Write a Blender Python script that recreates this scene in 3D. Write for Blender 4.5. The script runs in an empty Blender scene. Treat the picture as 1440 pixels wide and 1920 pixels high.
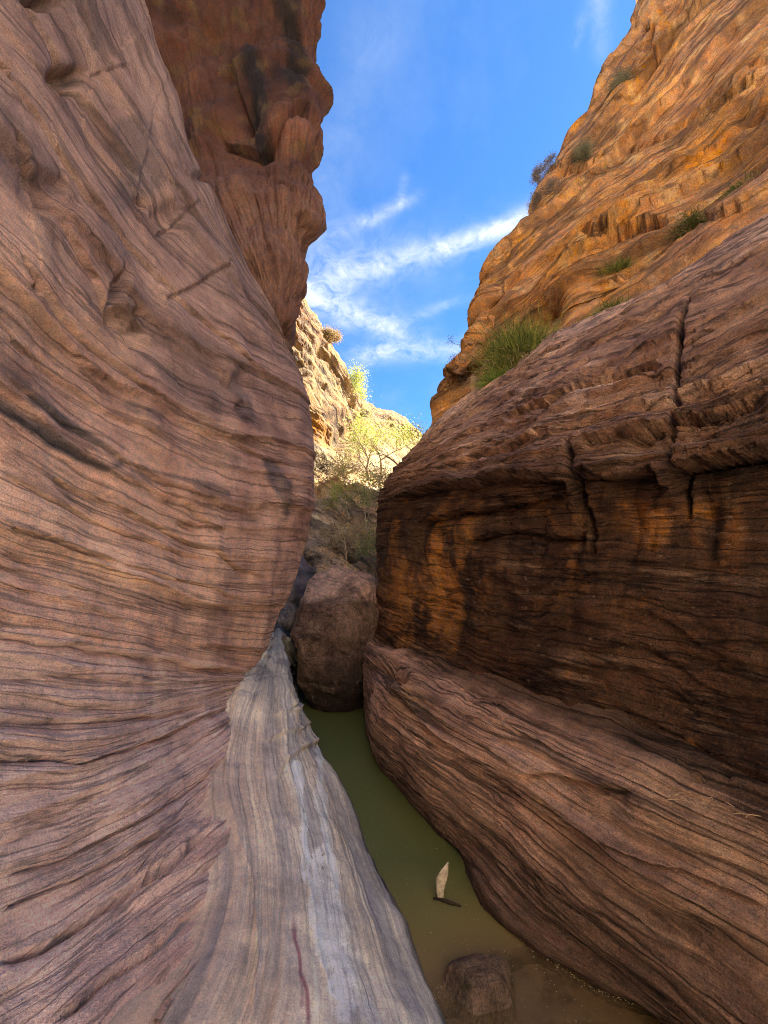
import bpy, math, random
import numpy as np
from mathutils import Vector, Matrix

R = math.radians
rng = np.random.default_rng(7)
random.seed(7)
scene = bpy.context.scene
C = scene.collection

# ------------------------------------------------------------------ camera
F_PX, PITCH, CAM_Z = 780.0, R(9.46), 1.5          # in pixels of the 1440 x 1920 photograph
CP, SP = math.cos(PITCH), math.sin(PITCH)
cam = bpy.data.cameras.new('camera')
cam_ob = bpy.data.objects.new('camera', cam)
C.objects.link(cam_ob)
cam_ob.location = (0, 0, CAM_Z)
cam_ob.rotation_euler = (R(90) + PITCH, 0, 0)
cam.sensor_fit = 'VERTICAL'
cam.sensor_height = 24.0
cam.lens = 24.0 * F_PX / 1920.0
cam.clip_start = 0.02
cam.clip_end = 2000
scene.camera = cam_ob
scene.render.resolution_x, scene.render.resolution_y = 768, 1024

# ------------------------------------------------------------------ light
SUN_EL, SUN_AZ = R(48), R(65)         # azimuth clockwise from +Y (the view direction)
sd = Vector((math.sin(SUN_AZ) * math.cos(SUN_EL), math.cos(SUN_AZ) * math.cos(SUN_EL), math.sin(SUN_EL)))
sun = bpy.data.lights.new('sun', 'SUN')
sun.energy, sun.angle, sun.color = 5.0, R(0.5), (1.0, 0.93, 0.82)
sun_ob = bpy.data.objects.new('sun', sun)
C.objects.link(sun_ob)
sun_ob.rotation_euler = sd.to_track_quat('Z', 'Y').to_euler()
SKY_STRENGTH = 0.05

scene.view_settings.view_transform = 'Standard'
scene.view_settings.look = 'None'
scene.view_settings.gamma = 1.0
scene.view_settings.exposure = 3.05
try:
    scene.view_settings.use_curve_mapping = False
except Exception:
    pass
scene.cycles.use_denoising = True
scene.cycles.denoiser = 'OPENIMAGEDENOISE'
scene.cycles.denoising_input_passes = 'RGB_ALBEDO_NORMAL'
scene.cycles.denoising_prefilter = 'NONE'
scene.cycles.filter_width = 1.0
scene.cycles.max_bounces = 7
scene.cycles.diffuse_bounces = 5
scene.cycles.glossy_bounces = 3
scene.cycles.transparent_max_bounces = 12
scene.cycles.sample_clamp_indirect = 4.0


def ray(px, py):
    u = (960.0 - py) / F_PX
    return np.array([(px - 720.0) / F_PX, CP - u * SP, SP + u * CP])


def at(px, py, y=None, z=None, x=None):
    """the world point seen at a pixel of the photograph, at a given forward distance, height or side distance"""
    d = ray(px, py)
    if z is not None:
        t = (z - CAM_Z) / d[2]
    elif x is not None:
        t = x / d[0]
    else:
        t = y / d[1]
    return np.array([0, 0, CAM_Z]) + d * t


def project(P):
    x, y, z = P[..., 0], P[..., 1], P[..., 2] - CAM_Z
    dep = np.maximum(y * CP + z * SP, 0.05)
    up = -y * SP + z * CP
    return 720 + F_PX * x / dep, 960 - F_PX * up / dep


# ------------------------------------------------------------------ node helper
class NT:
    def __init__(s, tree):
        s.t = tree

    def n(s, kind, **kw):
        nd = s.t.nodes.new(kind)
        for k, v in kw.items():
            setattr(nd, k, v)
        return nd

    def link(s, a, b):
        s.t.links.new(a, b)

    def inp(s, sock, v):
        if v is None:
            return
        if hasattr(v, 'is_linked') or isinstance(v, bpy.types.NodeSocket):
            s.t.links.new(v, sock)
        else:
            sock.default_value = v

    def m(s, op, a, b=None, c=None, clamp=False):
        nd = s.n('ShaderNodeMath', operation=op)
        nd.use_clamp = clamp
        s.inp(nd.inputs[0], a)
        s.inp(nd.inputs[1], b)
        s.inp(nd.inputs[2], c)
        return nd.outputs[0]

    def mix(s, f, a, b, blend='MIX'):
        nd = s.n('ShaderNodeMix', data_type='RGBA', blend_type=blend)
        s.inp(nd.inputs[0], f)
        s.inp(nd.inputs[6], a)
        s.inp(nd.inputs[7], b)
        return nd.outputs[2]

    def noise(s, vec, scale, detail=4, rough=0.55, lac=2.0, dist=0.0):
        nd = s.n('ShaderNodeTexNoise')
        s.inp(nd.inputs['Vector'], vec)
        nd.inputs['Scale'].default_value = scale
        nd.inputs['Detail'].default_value = detail
        nd.inputs['Roughness'].default_value = rough
        nd.inputs['Lacunarity'].default_value = lac
        nd.inputs['Distortion'].default_value = dist
        return nd.outputs['Fac']

    def scalev(s, vec, sc):
        nd = s.n('ShaderNodeMapping')
        s.inp(nd.inputs['Vector'], vec)
        nd.inputs['Scale'].default_value = sc
        return nd.outputs[0]

    def ramp(s, f, stops):
        nd = s.n('ShaderNodeValToRGB')
        s.inp(nd.inputs[0], f)
        cr = nd.color_ramp
        while len(cr.elements) > 1:
            cr.elements.remove(cr.elements[-1])
        for i, (p, c) in enumerate(stops):
            e = cr.elements[0] if i == 0 else cr.elements.new(p)
            e.position = p
            e.color = (*c, 1) if len(c) == 3 else c
        return nd.outputs[0]


# ------------------------------------------------------------------ sky with thin cirrus
world = bpy.data.worlds.new('World')
scene.world = world
world.use_nodes = True
w = NT(world.node_tree)
world.node_tree.nodes.clear()
sky = w.n('ShaderNodeTexSky', sky_type='NISHITA')
sky.sun_disc = False
sky.sun_elevation = SUN_EL
sky.sun_rotation = SUN_AZ
sky.altitude = 1300
sky.air_density = 1.0
sky.dust_density = 0.3
sky.ozone_density = 3.0
tc = w.n('ShaderNodeTexCoord')
sep = w.n('ShaderNodeSeparateXYZ')
w.link(tc.outputs['Generated'], sep.inputs[0])
zz = w.m('MAXIMUM', sep.outputs[2], 0.06)
qx = w.m('DIVIDE', sep.outputs[0], zz)
qy = w.m('DIVIDE', sep.outputs[1], zz)          # the flat layer the cirrus floats in
cq = w.n('ShaderNodeCombineXYZ')
w.link(qx, cq.inputs[0])
w.link(qy, cq.inputs[1])


def qpos(px, py):
    d = ray(px, py)
    return d[0] / d[2], d[1] / d[2]


wisp = w.noise(w.scalev(cq.outputs[0], (1.0, 0.8, 1)), 2.6, 7, 0.60, 2.1, 0.25)
fine = w.noise(w.scalev(cq.outputs[0], (2.0, 1.7, 1)), 6.0, 7, 0.68, 2.1, 0.6)


def streak(p0, p1, wd, amp, low=0.42, high=0.7):
    """one cirrus streak in the cloud layer between two directions"""
    (x0, y0), (x1, y1) = qpos(*p0), qpos(*p1)
    L = math.hypot(x1 - x0, y1 - y0)
    ux, uy = (x1 - x0) / L, (y1 - y0) / L
    dx = w.m('SUBTRACT', qx, x0)
    dy = w.m('SUBTRACT', qy, y0)
    al = w.m('ADD', w.m('MULTIPLY', dx, ux), w.m('MULTIPLY', dy, uy))
    pe = w.m('ADD', w.m('MULTIPLY', dx, -uy), w.m('MULTIPLY', dy, ux))
    pe = w.m('ADD', pe, w.m('MULTIPLY', w.m('SUBTRACT', wisp, 0.5), wd * 2.2))
    ta = w.m('MAXIMUM', w.m('MULTIPLY', al, -1 / (wd * 2)), w.m('DIVIDE', w.m('SUBTRACT', al, L), wd * 2))
    ta = w.m('MAXIMUM', ta, 0.0)
    r2 = w.m('ADD', w.m('POWER', w.m('ABSOLUTE', w.m('DIVIDE', pe, wd)), 2.0), w.m('MULTIPLY', ta, ta))
    g = w.m('EXPONENT', w.m('MULTIPLY', r2, -1.0))
    nd = w.n('ShaderNodeMapRange')
    w.link(fine, nd.inputs[0])
    nd.inputs[1].default_value = low - 0.14
    nd.inputs[2].default_value = high
    return w.m('MULTIPLY', w.m('MULTIPLY', g, nd.outputs[0]), amp * 0.62)


cl = None
for p0, p1, wd, amp in [
        ((1080, 375), (850, 462), 0.035, 1.35), ((1000, 395), (930, 430), 0.03, 0.9),
        ((850, 462), (640, 520), 0.05, 0.75), ((700, 500), (560, 540), 0.10, 0.7),
        ((590, 560), (720, 615), 0.07, 1.1), ((720, 600), (560, 570), 0.08, 0.4),
        ((740, 660), (830, 655), 0.08, 1.1), ((690, 670), (700, 665), 0.06, 0.8),
        ((760, 380), (690, 415), 0.020, 0.7), ((757, 340), (752, 385), 0.012, 0.5), ((690, 418), (600, 440), 0.04, 0.35),
        ((845, 570), (790, 590), 0.035, 0.5), ((1128, -10), (1135, 70), 0.018, 0.5), ((1090, 50), (1088, 66), 0.010, 0.5),
        ((700, 50), (640, 250), 0.06, 0.18), ((600, 480), (620, 560), 0.12, 0.35)]:
    st = streak(p0, p1, wd, amp)
    cl = st if cl is None else w.m('ADD', cl, st)
veil = w.n('ShaderNodeMapRange')
w.link(wisp, veil.inputs[0])
veil.inputs[1].default_value = 0.45
veil.inputs[2].default_value = 0.95
cl = w.m('ADD', cl, w.m('MULTIPLY', veil.outputs[0], 0.2))
cl = w.m('MINIMUM', cl, 0.92)
blue = w.mix(1.0, sky.outputs[0], (0.295, 0.54, 0.745, 1), 'MULTIPLY')
skyc = w.mix(cl, blue, (2.7, 2.9, 3.15, 1))
bg = w.n('ShaderNodeBackground')
bg.inputs[1].default_value = SKY_STRENGTH
w.link(skyc, bg.inputs[0])
wo = w.n('ShaderNodeOutputWorld')
w.link(bg.outputs[0], wo.inputs[0])

# ------------------------------------------------------------------ numpy noise
_perm = np.random.default_rng(3).permutation(4096).astype(np.int64)
_g2 = np.random.default_rng(4).uniform(0, 2 * np.pi, 4096)
_g2 = np.stack([np.cos(_g2), np.sin(_g2)], 1).astype(np.float32)
_g3 = np.random.default_rng(5).normal(size=(4096, 3))
_g3 = (_g3 / np.linalg.norm(_g3, axis=1)[:, None]).astype(np.float32)


def _fade(t):
    return t * t * t * (t * (t * 6 - 15) + 10)


def n2(x, y, seed=0):
    x = np.asarray(x, np.float64) + seed * 13.37
    y = np.asarray(y, np.float64) + seed * 7.77
    x, y = np.broadcast_arrays(x, y)
    xi, yi = np.floor(x).astype(np.int64), np.floor(y).astype(np.int64)
    fx, fy = (x - xi).astype(np.float32), (y - yi).astype(np.float32)
    u, v = _fade(fx), _fade(fy)

    def g(ix, iy, dx, dy):
        h = _perm[(_perm[ix & 4095] + iy) & 4095]
        gr = _g2[h]
        return gr[..., 0] * dx + gr[..., 1] * dy
    a = g(xi, yi, fx, fy)
    b = g(xi + 1, yi, fx - 1, fy)
    c = g(xi, yi + 1, fx, fy - 1)
    d = g(xi + 1, yi + 1, fx - 1, fy - 1)
    return (a + u * (b - a) + v * ((c + u * (d - c)) - (a + u * (b - a)))) * 1.45


def n3(P, sc, seed=0):
    Q = P * sc + np.array([seed * 13.37, seed * 5.13, seed * 9.91])
    I = np.floor(Q).astype(np.int64)
    Fr = (Q - I).astype(np.float32)
    U = _fade(Fr)
    out = 0
    for dx in (0, 1):
        wx = U[..., 0] if dx else 1 - U[..., 0]
        for dy in (0, 1):
            wy = U[..., 1] if dy else 1 - U[..., 1]
            for dz in (0, 1):
                wz = U[..., 2] if dz else 1 - U[..., 2]
                h = _perm[(_perm[(_perm[(I[..., 0] + dx) & 4095] + I[..., 1] + dy) & 4095] + I[..., 2] + dz) & 4095]
                gr = _g3[h]
                out = out + wx * wy * wz * (gr[..., 0] * (Fr[..., 0] - dx) + gr[..., 1] * (Fr[..., 1] - dy) + gr[..., 2] * (Fr[..., 2] - dz))
    return out * 1.5


def fbm3(P, sc, octv=4, seed=0, gain=0.5):
    o, a, t = 0, 1.0, 0
    for k in range(octv):
        o = o + a * n3(P, sc, seed + k)
        t += a
        a *= gain
        sc *= 2.03
    return o / t * 1.4


def fbm2(x, y, octv=4, seed=0, gain=0.5):
    o, a, t, s = 0, 1.0, 0, 1.0
    for k in range(octv):
        o = o + a * n2(x * s, y * s, seed + k)
        t += a
        a *= gain
        s *= 2.03
    return o / t * 1.4


def ss(x, a, b):
    t = np.clip((x - a) / (b - a), 0, 1)
    return t * t * (3 - 2 * t)


def seg_dist(qx, qy, pts):
    """distance in photograph pixels to a polyline, and the position along it 0..1"""
    best = np.full(qx.shape, 1e9)
    tt = np.zeros(qx.shape)
    n = len(pts) - 1
    for i in range(n):
        x0, y0 = pts[i]
        x1, y1 = pts[i + 1]
        dx, dy = x1 - x0, y1 - y0
        t = np.clip(((qx - x0) * dx + (qy - y0) * dy) / (dx * dx + dy * dy + 1e-9), 0, 1)
        d = np.hypot(qx - x0 - t * dx, qy - y0 - t * dy)
        m = d < best
        best = np.where(m, d, best)
        tt = np.where(m, (i + t) / n, tt)
    return best, tt


def signed_dist(qx, qy, pts):
    """like seg_dist, with the side: positive below the line (larger y) for a line drawn left to right"""
    best = np.full(qx.shape, 1e9)
    sg = np.ones(qx.shape)
    tt = np.zeros(qx.shape)
    n = len(pts) - 1
    for i in range(n):
        x0, y0 = pts[i]
        x1, y1 = pts[i + 1]
        dx, dy = x1 - x0, y1 - y0
        t = np.clip(((qx - x0) * dx + (qy - y0) * dy) / (dx * dx + dy * dy + 1e-9), 0, 1)
        d = np.hypot(qx - x0 - t * dx, qy - y0 - t * dy)
        m = d < best
        best = np.where(m, d, best)
        sg = np.where(m, np.sign(dx * (qy - y0) - dy * (qx - x0)), sg)
        tt = np.where(m, (i + t) / n, tt)
    return best * sg, tt


def shelf(qx, qy, pts, dep, wd, soft=1.6):
    """a broken bed edge: the rock above the line stands proud, the rock below is cut back sharply and swells out again"""
    sd, t = signed_dist(qx, qy, pts)
    fade = ss(t, 0, .10) * (1 - ss(t, .88, 1))
    below = ss(sd, -soft, soft) * np.exp(-np.maximum(sd, 0) / wd)
    above = (1 - ss(sd, -soft, soft)) * np.exp(np.minimum(sd, 0) / (wd * 1.8))
    return dep * fade * (.22 * above - below)


def blob(qx, qy, cx, cy, rx, ry, ang=0.0, soft=1.0):
    c, s_ = math.cos(R(ang)), math.sin(R(ang))
    X = ((qx - cx) * c + (qy - cy) * s_) / rx
    Y = (-(qx - cx) * s_ + (qy - cy) * c) / ry
    return np.exp(-(X * X + Y * Y) ** soft)


def ledges(w_, a, T, seed, overhang=0.7, along=0.5):
    """stack of beds of uneven hardness: relief 0..1 with a sharp step at each bed's lower edge"""
    w_ = w_ + T * 0.9 * n2(w_ / T * 0.37, a * along * 0.4, seed)
    k = np.floor(w_ / T)
    fr = w_ / T - k

    def r(kk):
        return n2(kk * 17.31 + 0.5, a * along, seed + 3) * 0.5 + 0.5
    prof = r(k) * (1 - overhang * 0.6) + overhang * 0.6 * (1 - fr) ** 1.5
    top = ss(fr, min(max(1 - .018 / T, .80), .975), 1.0)
    return prof * (1 - top) + top * (r(k + 1) * (1 - overhang * 0.6) + overhang * 0.6) * 0.5 + top * 0.5 * prof


def grooves(w_, a, T, seed, along=0.4):
    """rounded beds divided by thin incised lines"""
    n = np.abs(n2(a * along, w_ / T, seed))
    return np.minimum(n * 3.2, 1.0) ** 0.6


# ------------------------------------------------------------------ surfaces from a net of world points
def cat(net, samples, axis):
    """Catmull-Rom resampling of a control net along one axis"""
    net = np.moveaxis(net, axis, 0)
    n = net.shape[0]
    out = []
    for i in range(n - 1):
        p0 = net[i - 1] if i > 0 else 2 * net[0] - net[1]
        p1, p2 = net[i], net[i + 1]
        p3 = net[i + 2] if i + 2 < n else 2 * net[-1] - net[-2]
        k = samples[i]
        for t in np.arange(k) / k:
            out.append(0.5 * (2 * p1 + (p2 - p0) * t + (2 * p0 - 5 * p1 + 4 * p2 - p3) * t * t + (3 * p1 - p0 - 3 * p2 + p3) * t ** 3))
    out.append(net[-1])
    return np.moveaxis(np.array(out), 0, axis)


def param(samples):
    o = []
    for i, k in enumerate(samples):
        o += list(i + np.arange(k) / k)
    return np.array(o + [len(samples)])


def surface(name, net, si, sj, ds, da, relief, colour, mat, label=None, ref=None, smooth_i=None):
    """net[i][j]: i runs across the bedding, j along it. relief(s, a, P, qx, qy) in metres outward."""
    net = np.array(net, float)
    P = cat(cat(net, si, 0), sj, 1)
    vi, vj = param(si), param(sj)
    ii = np.cumsum(np.concatenate([[0], np.interp(vi[1:] - 1e-6, np.arange(len(ds)) + 0.5, ds) * np.diff(vi)])) if hasattr(ds, '__len__') else vi * ds
    jj = np.cumsum(np.concatenate([[0], np.interp(vj[1:] - 1e-6, np.arange(len(da)) + 0.5, da) * np.diff(vj)])) if hasattr(da, '__len__') else vj * da
    S, A = np.meshgrid(ii, jj, indexing='ij')
    di = np.gradient(P, axis=0)
    dj = np.gradient(P, axis=1)
    N = np.cross(dj, di)
    N /= np.linalg.norm(N, axis=2)[..., None] + 1e-9
    ref = np.array([0, 0, CAM_Z]) if ref is None else np.array(ref)
    ci, cj = slice(P.shape[0] // 4, 3 * P.shape[0] // 4), slice(P.shape[1] // 4, 3 * P.shape[1] // 4)
    flip = (N[ci, cj] * (ref - P[ci, cj])).sum() < 0
    if flip:
        N = -N
    qx_, qy_ = project(P)
    behind = P[..., 1] * CP + (P[..., 2] - CAM_Z) * SP < 0.2
    qx_ = np.where(behind, -9999, qx_)
    G = dict(s=S, a=A, P=P, x=qx_, y=qy_, vi=np.broadcast_to(vi[:, None], S.shape), vj=np.broadcast_to(vj[None, :], S.shape))
    h = relief(G)
    P2 = P + N * h[..., None]
    G['h'] = h
    # slope facing up, after relief, is available for lichen and dust
    col = colour(G)
    ni, nj = S.shape
    me = bpy.data.meshes.new(name)
    me.vertices.add(ni * nj)
    me.vertices.foreach_set('co', P2.reshape(-1).astype(np.float32))
    idx = np.arange(ni * nj).reshape(ni, nj)
    q = np.stack([idx[:-1, :-1], idx[1:, :-1], idx[1:, 1:], idx[:-1, 1:]], -1).reshape(-1, 4)
    # cross(dj, di) is the normal of the quad order i, then j reversed
    if not flip:
        q = q[:, ::-1]
    q = np.ascontiguousarray(q)
    me.loops.add(q.size)
    me.loops.foreach_set('vertex_index', q.reshape(-1).astype(np.int32))
    me.polygons.add(len(q))
    me.polygons.foreach_set('loop_start', (np.arange(len(q)) * 4).astype(np.int32))
    me.update()
    me.polygons.foreach_set('use_smooth', np.ones(len(q), bool))
    uvl = me.uv_layers.new(name='bedding')
    uv = np.stack([A, S], -1).reshape(-1, 2)[q.reshape(-1)]
    uvl.data.foreach_set('uv', uv.reshape(-1).astype(np.float32))
    at_ = me.attributes.new('rock_colour', 'FLOAT_COLOR', 'POINT')
    c4 = np.ones((ni * nj, 4), np.float32)
    cc = np.clip(col.reshape(-1, 3), 0.004, None)
    c4[:, :3] = cc * np.minimum(1.0, 0.82 / cc.max(1))[:, None]        # keeps the hue where a bed is very pale
    at_.data.foreach_set('color', c4.reshape(-1))
    me.validate()
    me.materials.append(mat)
    ob = bpy.data.objects.new(name, me)
    C.objects.link(ob)
    ob['kind'] = 'structure'
    if label:
        ob['label'] = label
    return ob


def lerp(c0, c1, t):
    t = np.clip(t, 0, 1)[..., None]
    return np.array(c0) * (1 - t) + np.array(c1) * t if not isinstance(c0, np.ndarray) or c0.ndim < 3 else c0 * (1 - t) + np.array(c1) * t


# ------------------------------------------------------------------ materials
def rock_material(name, line=(0.8, 30.0), bump=0.7, fine_amp=0.3, grain=0.25, rough=0.85, speck=0.0, dist=0.012, spec=0.25,
                  unit=1.0, crack=0.6, flake=0.5):
    """unit: size of one picture pixel of this rock in centimetres, so grain and flakes stay crisp at its distance"""
    mt = bpy.data.materials.new(name)
    mt.use_nodes = True
    t = NT(mt.node_tree)
    mt.node_tree.nodes.clear()
    out = t.n('ShaderNodeOutputMaterial')
    b = t.n('ShaderNodeBsdfPrincipled')
    t.link(b.outputs[0], out.inputs[0])
    uv0 = t.n('ShaderNodeUVMap', uv_map='bedding').outputs[0]
    ob = t.n('ShaderNodeTexCoord').outputs['Object']
    col = t.n('ShaderNodeAttribute', attribute_name='rock_colour').outputs['Color']
    # the bedding wanders a little so no lamina runs dead straight
    wn = t.n('ShaderNodeTexNoise')
    t.link(ob, wn.inputs['Vector'])
    wn.inputs['Scale'].default_value = 5.0 / unit
    wn.inputs['Detail'].default_value = 4
    wv = t.n('ShaderNodeVectorMath', operation='MULTIPLY_ADD')
    t.link(wn.outputs['Color'], wv.inputs[0])
    wv.inputs[1].default_value = (0.05 * unit, 0.035 * unit, 0)
    t.link(uv0, wv.inputs[2])
    uv = wv.outputs[0]
    lines = t.noise(t.scalev(uv, (line[0], line[1], 1)), 1.0, 6, 0.66, 2.1, 0.15)
    lines2 = t.noise(t.scalev(uv, (line[0] * 3.0, line[1] * 3.3, 1)), 1.0, 5, 0.66, 2.1, 0.1)
    mott = t.noise(ob, 3.1, 8, 0.68)
    gr = t.noise(ob, 135.0 / unit, 3, 0.8)
    gr2 = t.noise(ob, 22.0 / unit, 6, 0.72)
    patch = t.ramp(t.noise(ob, 1.7 / unit, 4, 0.6), [(0.38, (0, 0, 0)), (0.62, (1, 1, 1))])
    # thin incised partings
    ck = t.m('ABSOLUTE', t.m('SUBTRACT', t.noise(t.scalev(uv, (line[0] * 0.8, line[1] * 0.55, 1)), 1.0, 3, 0.5), 0.5))
    ck = t.ramp(ck, [(0.0, (0, 0, 0)), (0.014, (0.35,) * 3), (0.032, (1, 1, 1))])
    ck2 = t.m('ABSOLUTE', t.m('SUBTRACT', t.noise(t.scalev(uv, (line[0] * 2.0, line[1] * 1.4, 1)), 1.0, 3, 0.5), 0.5))
    ck2 = t.ramp(ck2, [(0.0, (0, 0, 0)), (0.03, (1, 1, 1))])
    ck2 = t.m('MAXIMUM', ck2, t.m('MULTIPLY', patch, 0.9))
    # spalled flakes with crisp edges
    fl = t.noise(t.scalev(uv, (line[0] * 4.0, line[1] * 0.9, 1)), 1.0, 6, 0.7)
    fl = t.ramp(fl, [(0.44, (0, 0, 0)), (0.475, (0.45,) * 3), (0.53, (0.55,) * 3), (0.56, (1, 1, 1))])

    def mod(f, n, k, mid=0.5):
        return t.m('MULTIPLY', f, t.m('MULTIPLY_ADD', t.m('SUBTRACT', n, mid), k, 1.0))
    f = mod(1.25, lines, 3.4 * fine_amp)
    f = mod(f, lines2, 3.2 * fine_amp)
    f = mod(f, mott, 1.5)
    f = mod(f, gr, grain * 9.5)
    f = mod(f, gr2, grain * 6.5)
    f = mod(f, ck, crack * 0.75, 1.0)
    f = mod(f, ck2, crack * 0.6, 1.0)
    f = mod(f, fl, flake * 0.30)
    f = t.m('MINIMUM', t.m('MAXIMUM', f, 0.10), 2.4)
    comb = t.n('ShaderNodeCombineXYZ')
    for k in range(3):
        t.link(f, comb.inputs[k])
    c = t.mix(1.0, col, comb.outputs[0], 'MULTIPLY')
    hs = t.n('ShaderNodeHueSaturation')
    t.link(c, hs.inputs['Color'])
    t.link(t.m('MULTIPLY_ADD', gr2, 0.9, 0.55), hs.inputs['Saturation'])
    t.link(t.m('MULTIPLY_ADD', t.m('SUBTRACT', mott, 0.5), 0.05, 0.5), hs.inputs['Hue'])
    c = hs.outputs[0]
    if speck:
        v = t.noise(t.scalev(uv, (14.0 / unit, 42.0 / unit, 1)), 1.0, 5, 0.7)
        v2 = t.noise(ob, 2.2, 4, 0.6)
        m_ = t.m('MULTIPLY', t.ramp(v, [(0.60, (0, 0, 0)), (0.66, (1, 1, 1))]), t.ramp(v2, [(0.36, (0.1,) * 3), (0.6, (1, 1, 1))]))
        c = t.mix(t.m('MULTIPLY', m_, speck), c, (0.46, 0.35, 0.24, 1))
    t.link(c, b.inputs['Base Color'])
    b.inputs['Roughness'].default_value = rough
    b.inputs['Specular IOR Level'].default_value = spec
    hgt = t.m('ADD', t.m('MULTIPLY', lines, 1.3), t.m('MULTIPLY', lines2, 0.6))
    hgt = t.m('ADD', hgt, t.m('MULTIPLY', gr, 0.55))
    hgt = t.m('ADD', hgt, t.m('MULTIPLY', gr2, 0.9))
    hgt = t.m('ADD', hgt, t.m('MULTIPLY', ck, crack * 0.7))
    hgt = t.m('ADD', hgt, t.m('MULTIPLY', ck2, crack * 0.3))
    hgt = t.m('ADD', hgt, t.m('MULTIPLY', fl, flake * 0.6))
    bp = t.n('ShaderNodeBump')
    bp.inputs['Strength'].default_value = bump
    bp.inputs['Distance'].default_value = dist
    t.link(hgt, bp.inputs['Height'])
    t.link(bp.outputs[0], b.inputs['Normal'])
    return mt


def flat_material(name, col, rough=0.7, var=0.35, scale=8.0, trans=0.0, sheen=None, hue=0.0):
    mt = bpy.data.materials.new(name)
    mt.use_nodes = True
    t = NT(mt.node_tree)
    b = mt.node_tree.nodes['Principled BSDF']
    ob = t.n('ShaderNodeTexCoord').outputs['Object']
    n = t.noise(ob, scale, 5, 0.6)
    lo = tuple(x * (1 - var) for x in col)
    hi = tuple(min(1, x * (1 + var)) for x in col)
    if hue:
        hi = (min(1, hi[0] * (1 + hue)), hi[1], hi[2] * (1 - hue * 0.5))
    c = t.ramp(n, [(0.3, lo), (0.7, hi)])
    t.link(c, b.inputs['Base Color'])
    b.inputs['Roughness'].default_value = rough
    b.inputs['Specular IOR Level'].default_value = 0.25
    if trans:
        tr = t.n('ShaderNodeBsdfTranslucent')
        t.link(c, tr.inputs[0])
        mx = t.n('ShaderNodeMixShader')
        mx.inputs[0].default_value = trans
        t.link(b.outputs[0], mx.inputs[1])
        t.link(tr.outputs[0], mx.inputs[2])
        t.link(mx.outputs[0], mt.node_tree.nodes['Material Output'].inputs[0])
    return mt


M_left = rock_material('pink_sandstone', (0.6, 20), 1.0, 0.08, 0.19, dist=0.019, unit=0.8, crack=0.65, flake=0.40)
M_slab = rock_material('pale_banded_sandstone', (0.4, 24), 0.9, 0.08, 0.15, dist=0.009, unit=0.7, crack=0.35, flake=0.10)
M_roof = rock_material('brown_overhang_rock', (0.9, 4), 0.9, 0.08, 0.20, dist=0.045, unit=1.6, crack=0.25, flake=0.3)
M_right = rock_material('dark_varnished_sandstone', (0.9, 24), 1.0, 0.36, 0.26, speck=0.6, dist=0.032, unit=1.0, crack=0.9, flake=0.6)
M_ledge = rock_material('brown_striated_sandstone', (0.42, 28), 1.0, 0.26, 0.22, speck=0.15, dist=0.020, unit=0.8, crack=1.0, flake=0.35)
M_upper = rock_material('ochre_cliff_rock', (0.35, 7), 1.0, 0.26, 0.22, speck=0.6, dist=0.065, unit=2.4, crack=0.7, flake=0.6)
M_far = rock_material('sunlit_far_sandstone', (0.4, 3.2), 1.0, 0.26, 0.16, dist=0.16, unit=4.0, crack=0.8, flake=0.8)
M_boulder = rock_material('boulder_rock', (2.6, 5.0), 1.0, 0.14, 0.28, dist=0.06, unit=1.2, crack=0.5, flake=1.1)


# ------------------------------------------------------------------ the near left wall
def X(row):
    return [at(px, py, x=x) for px, py, x in row]


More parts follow.
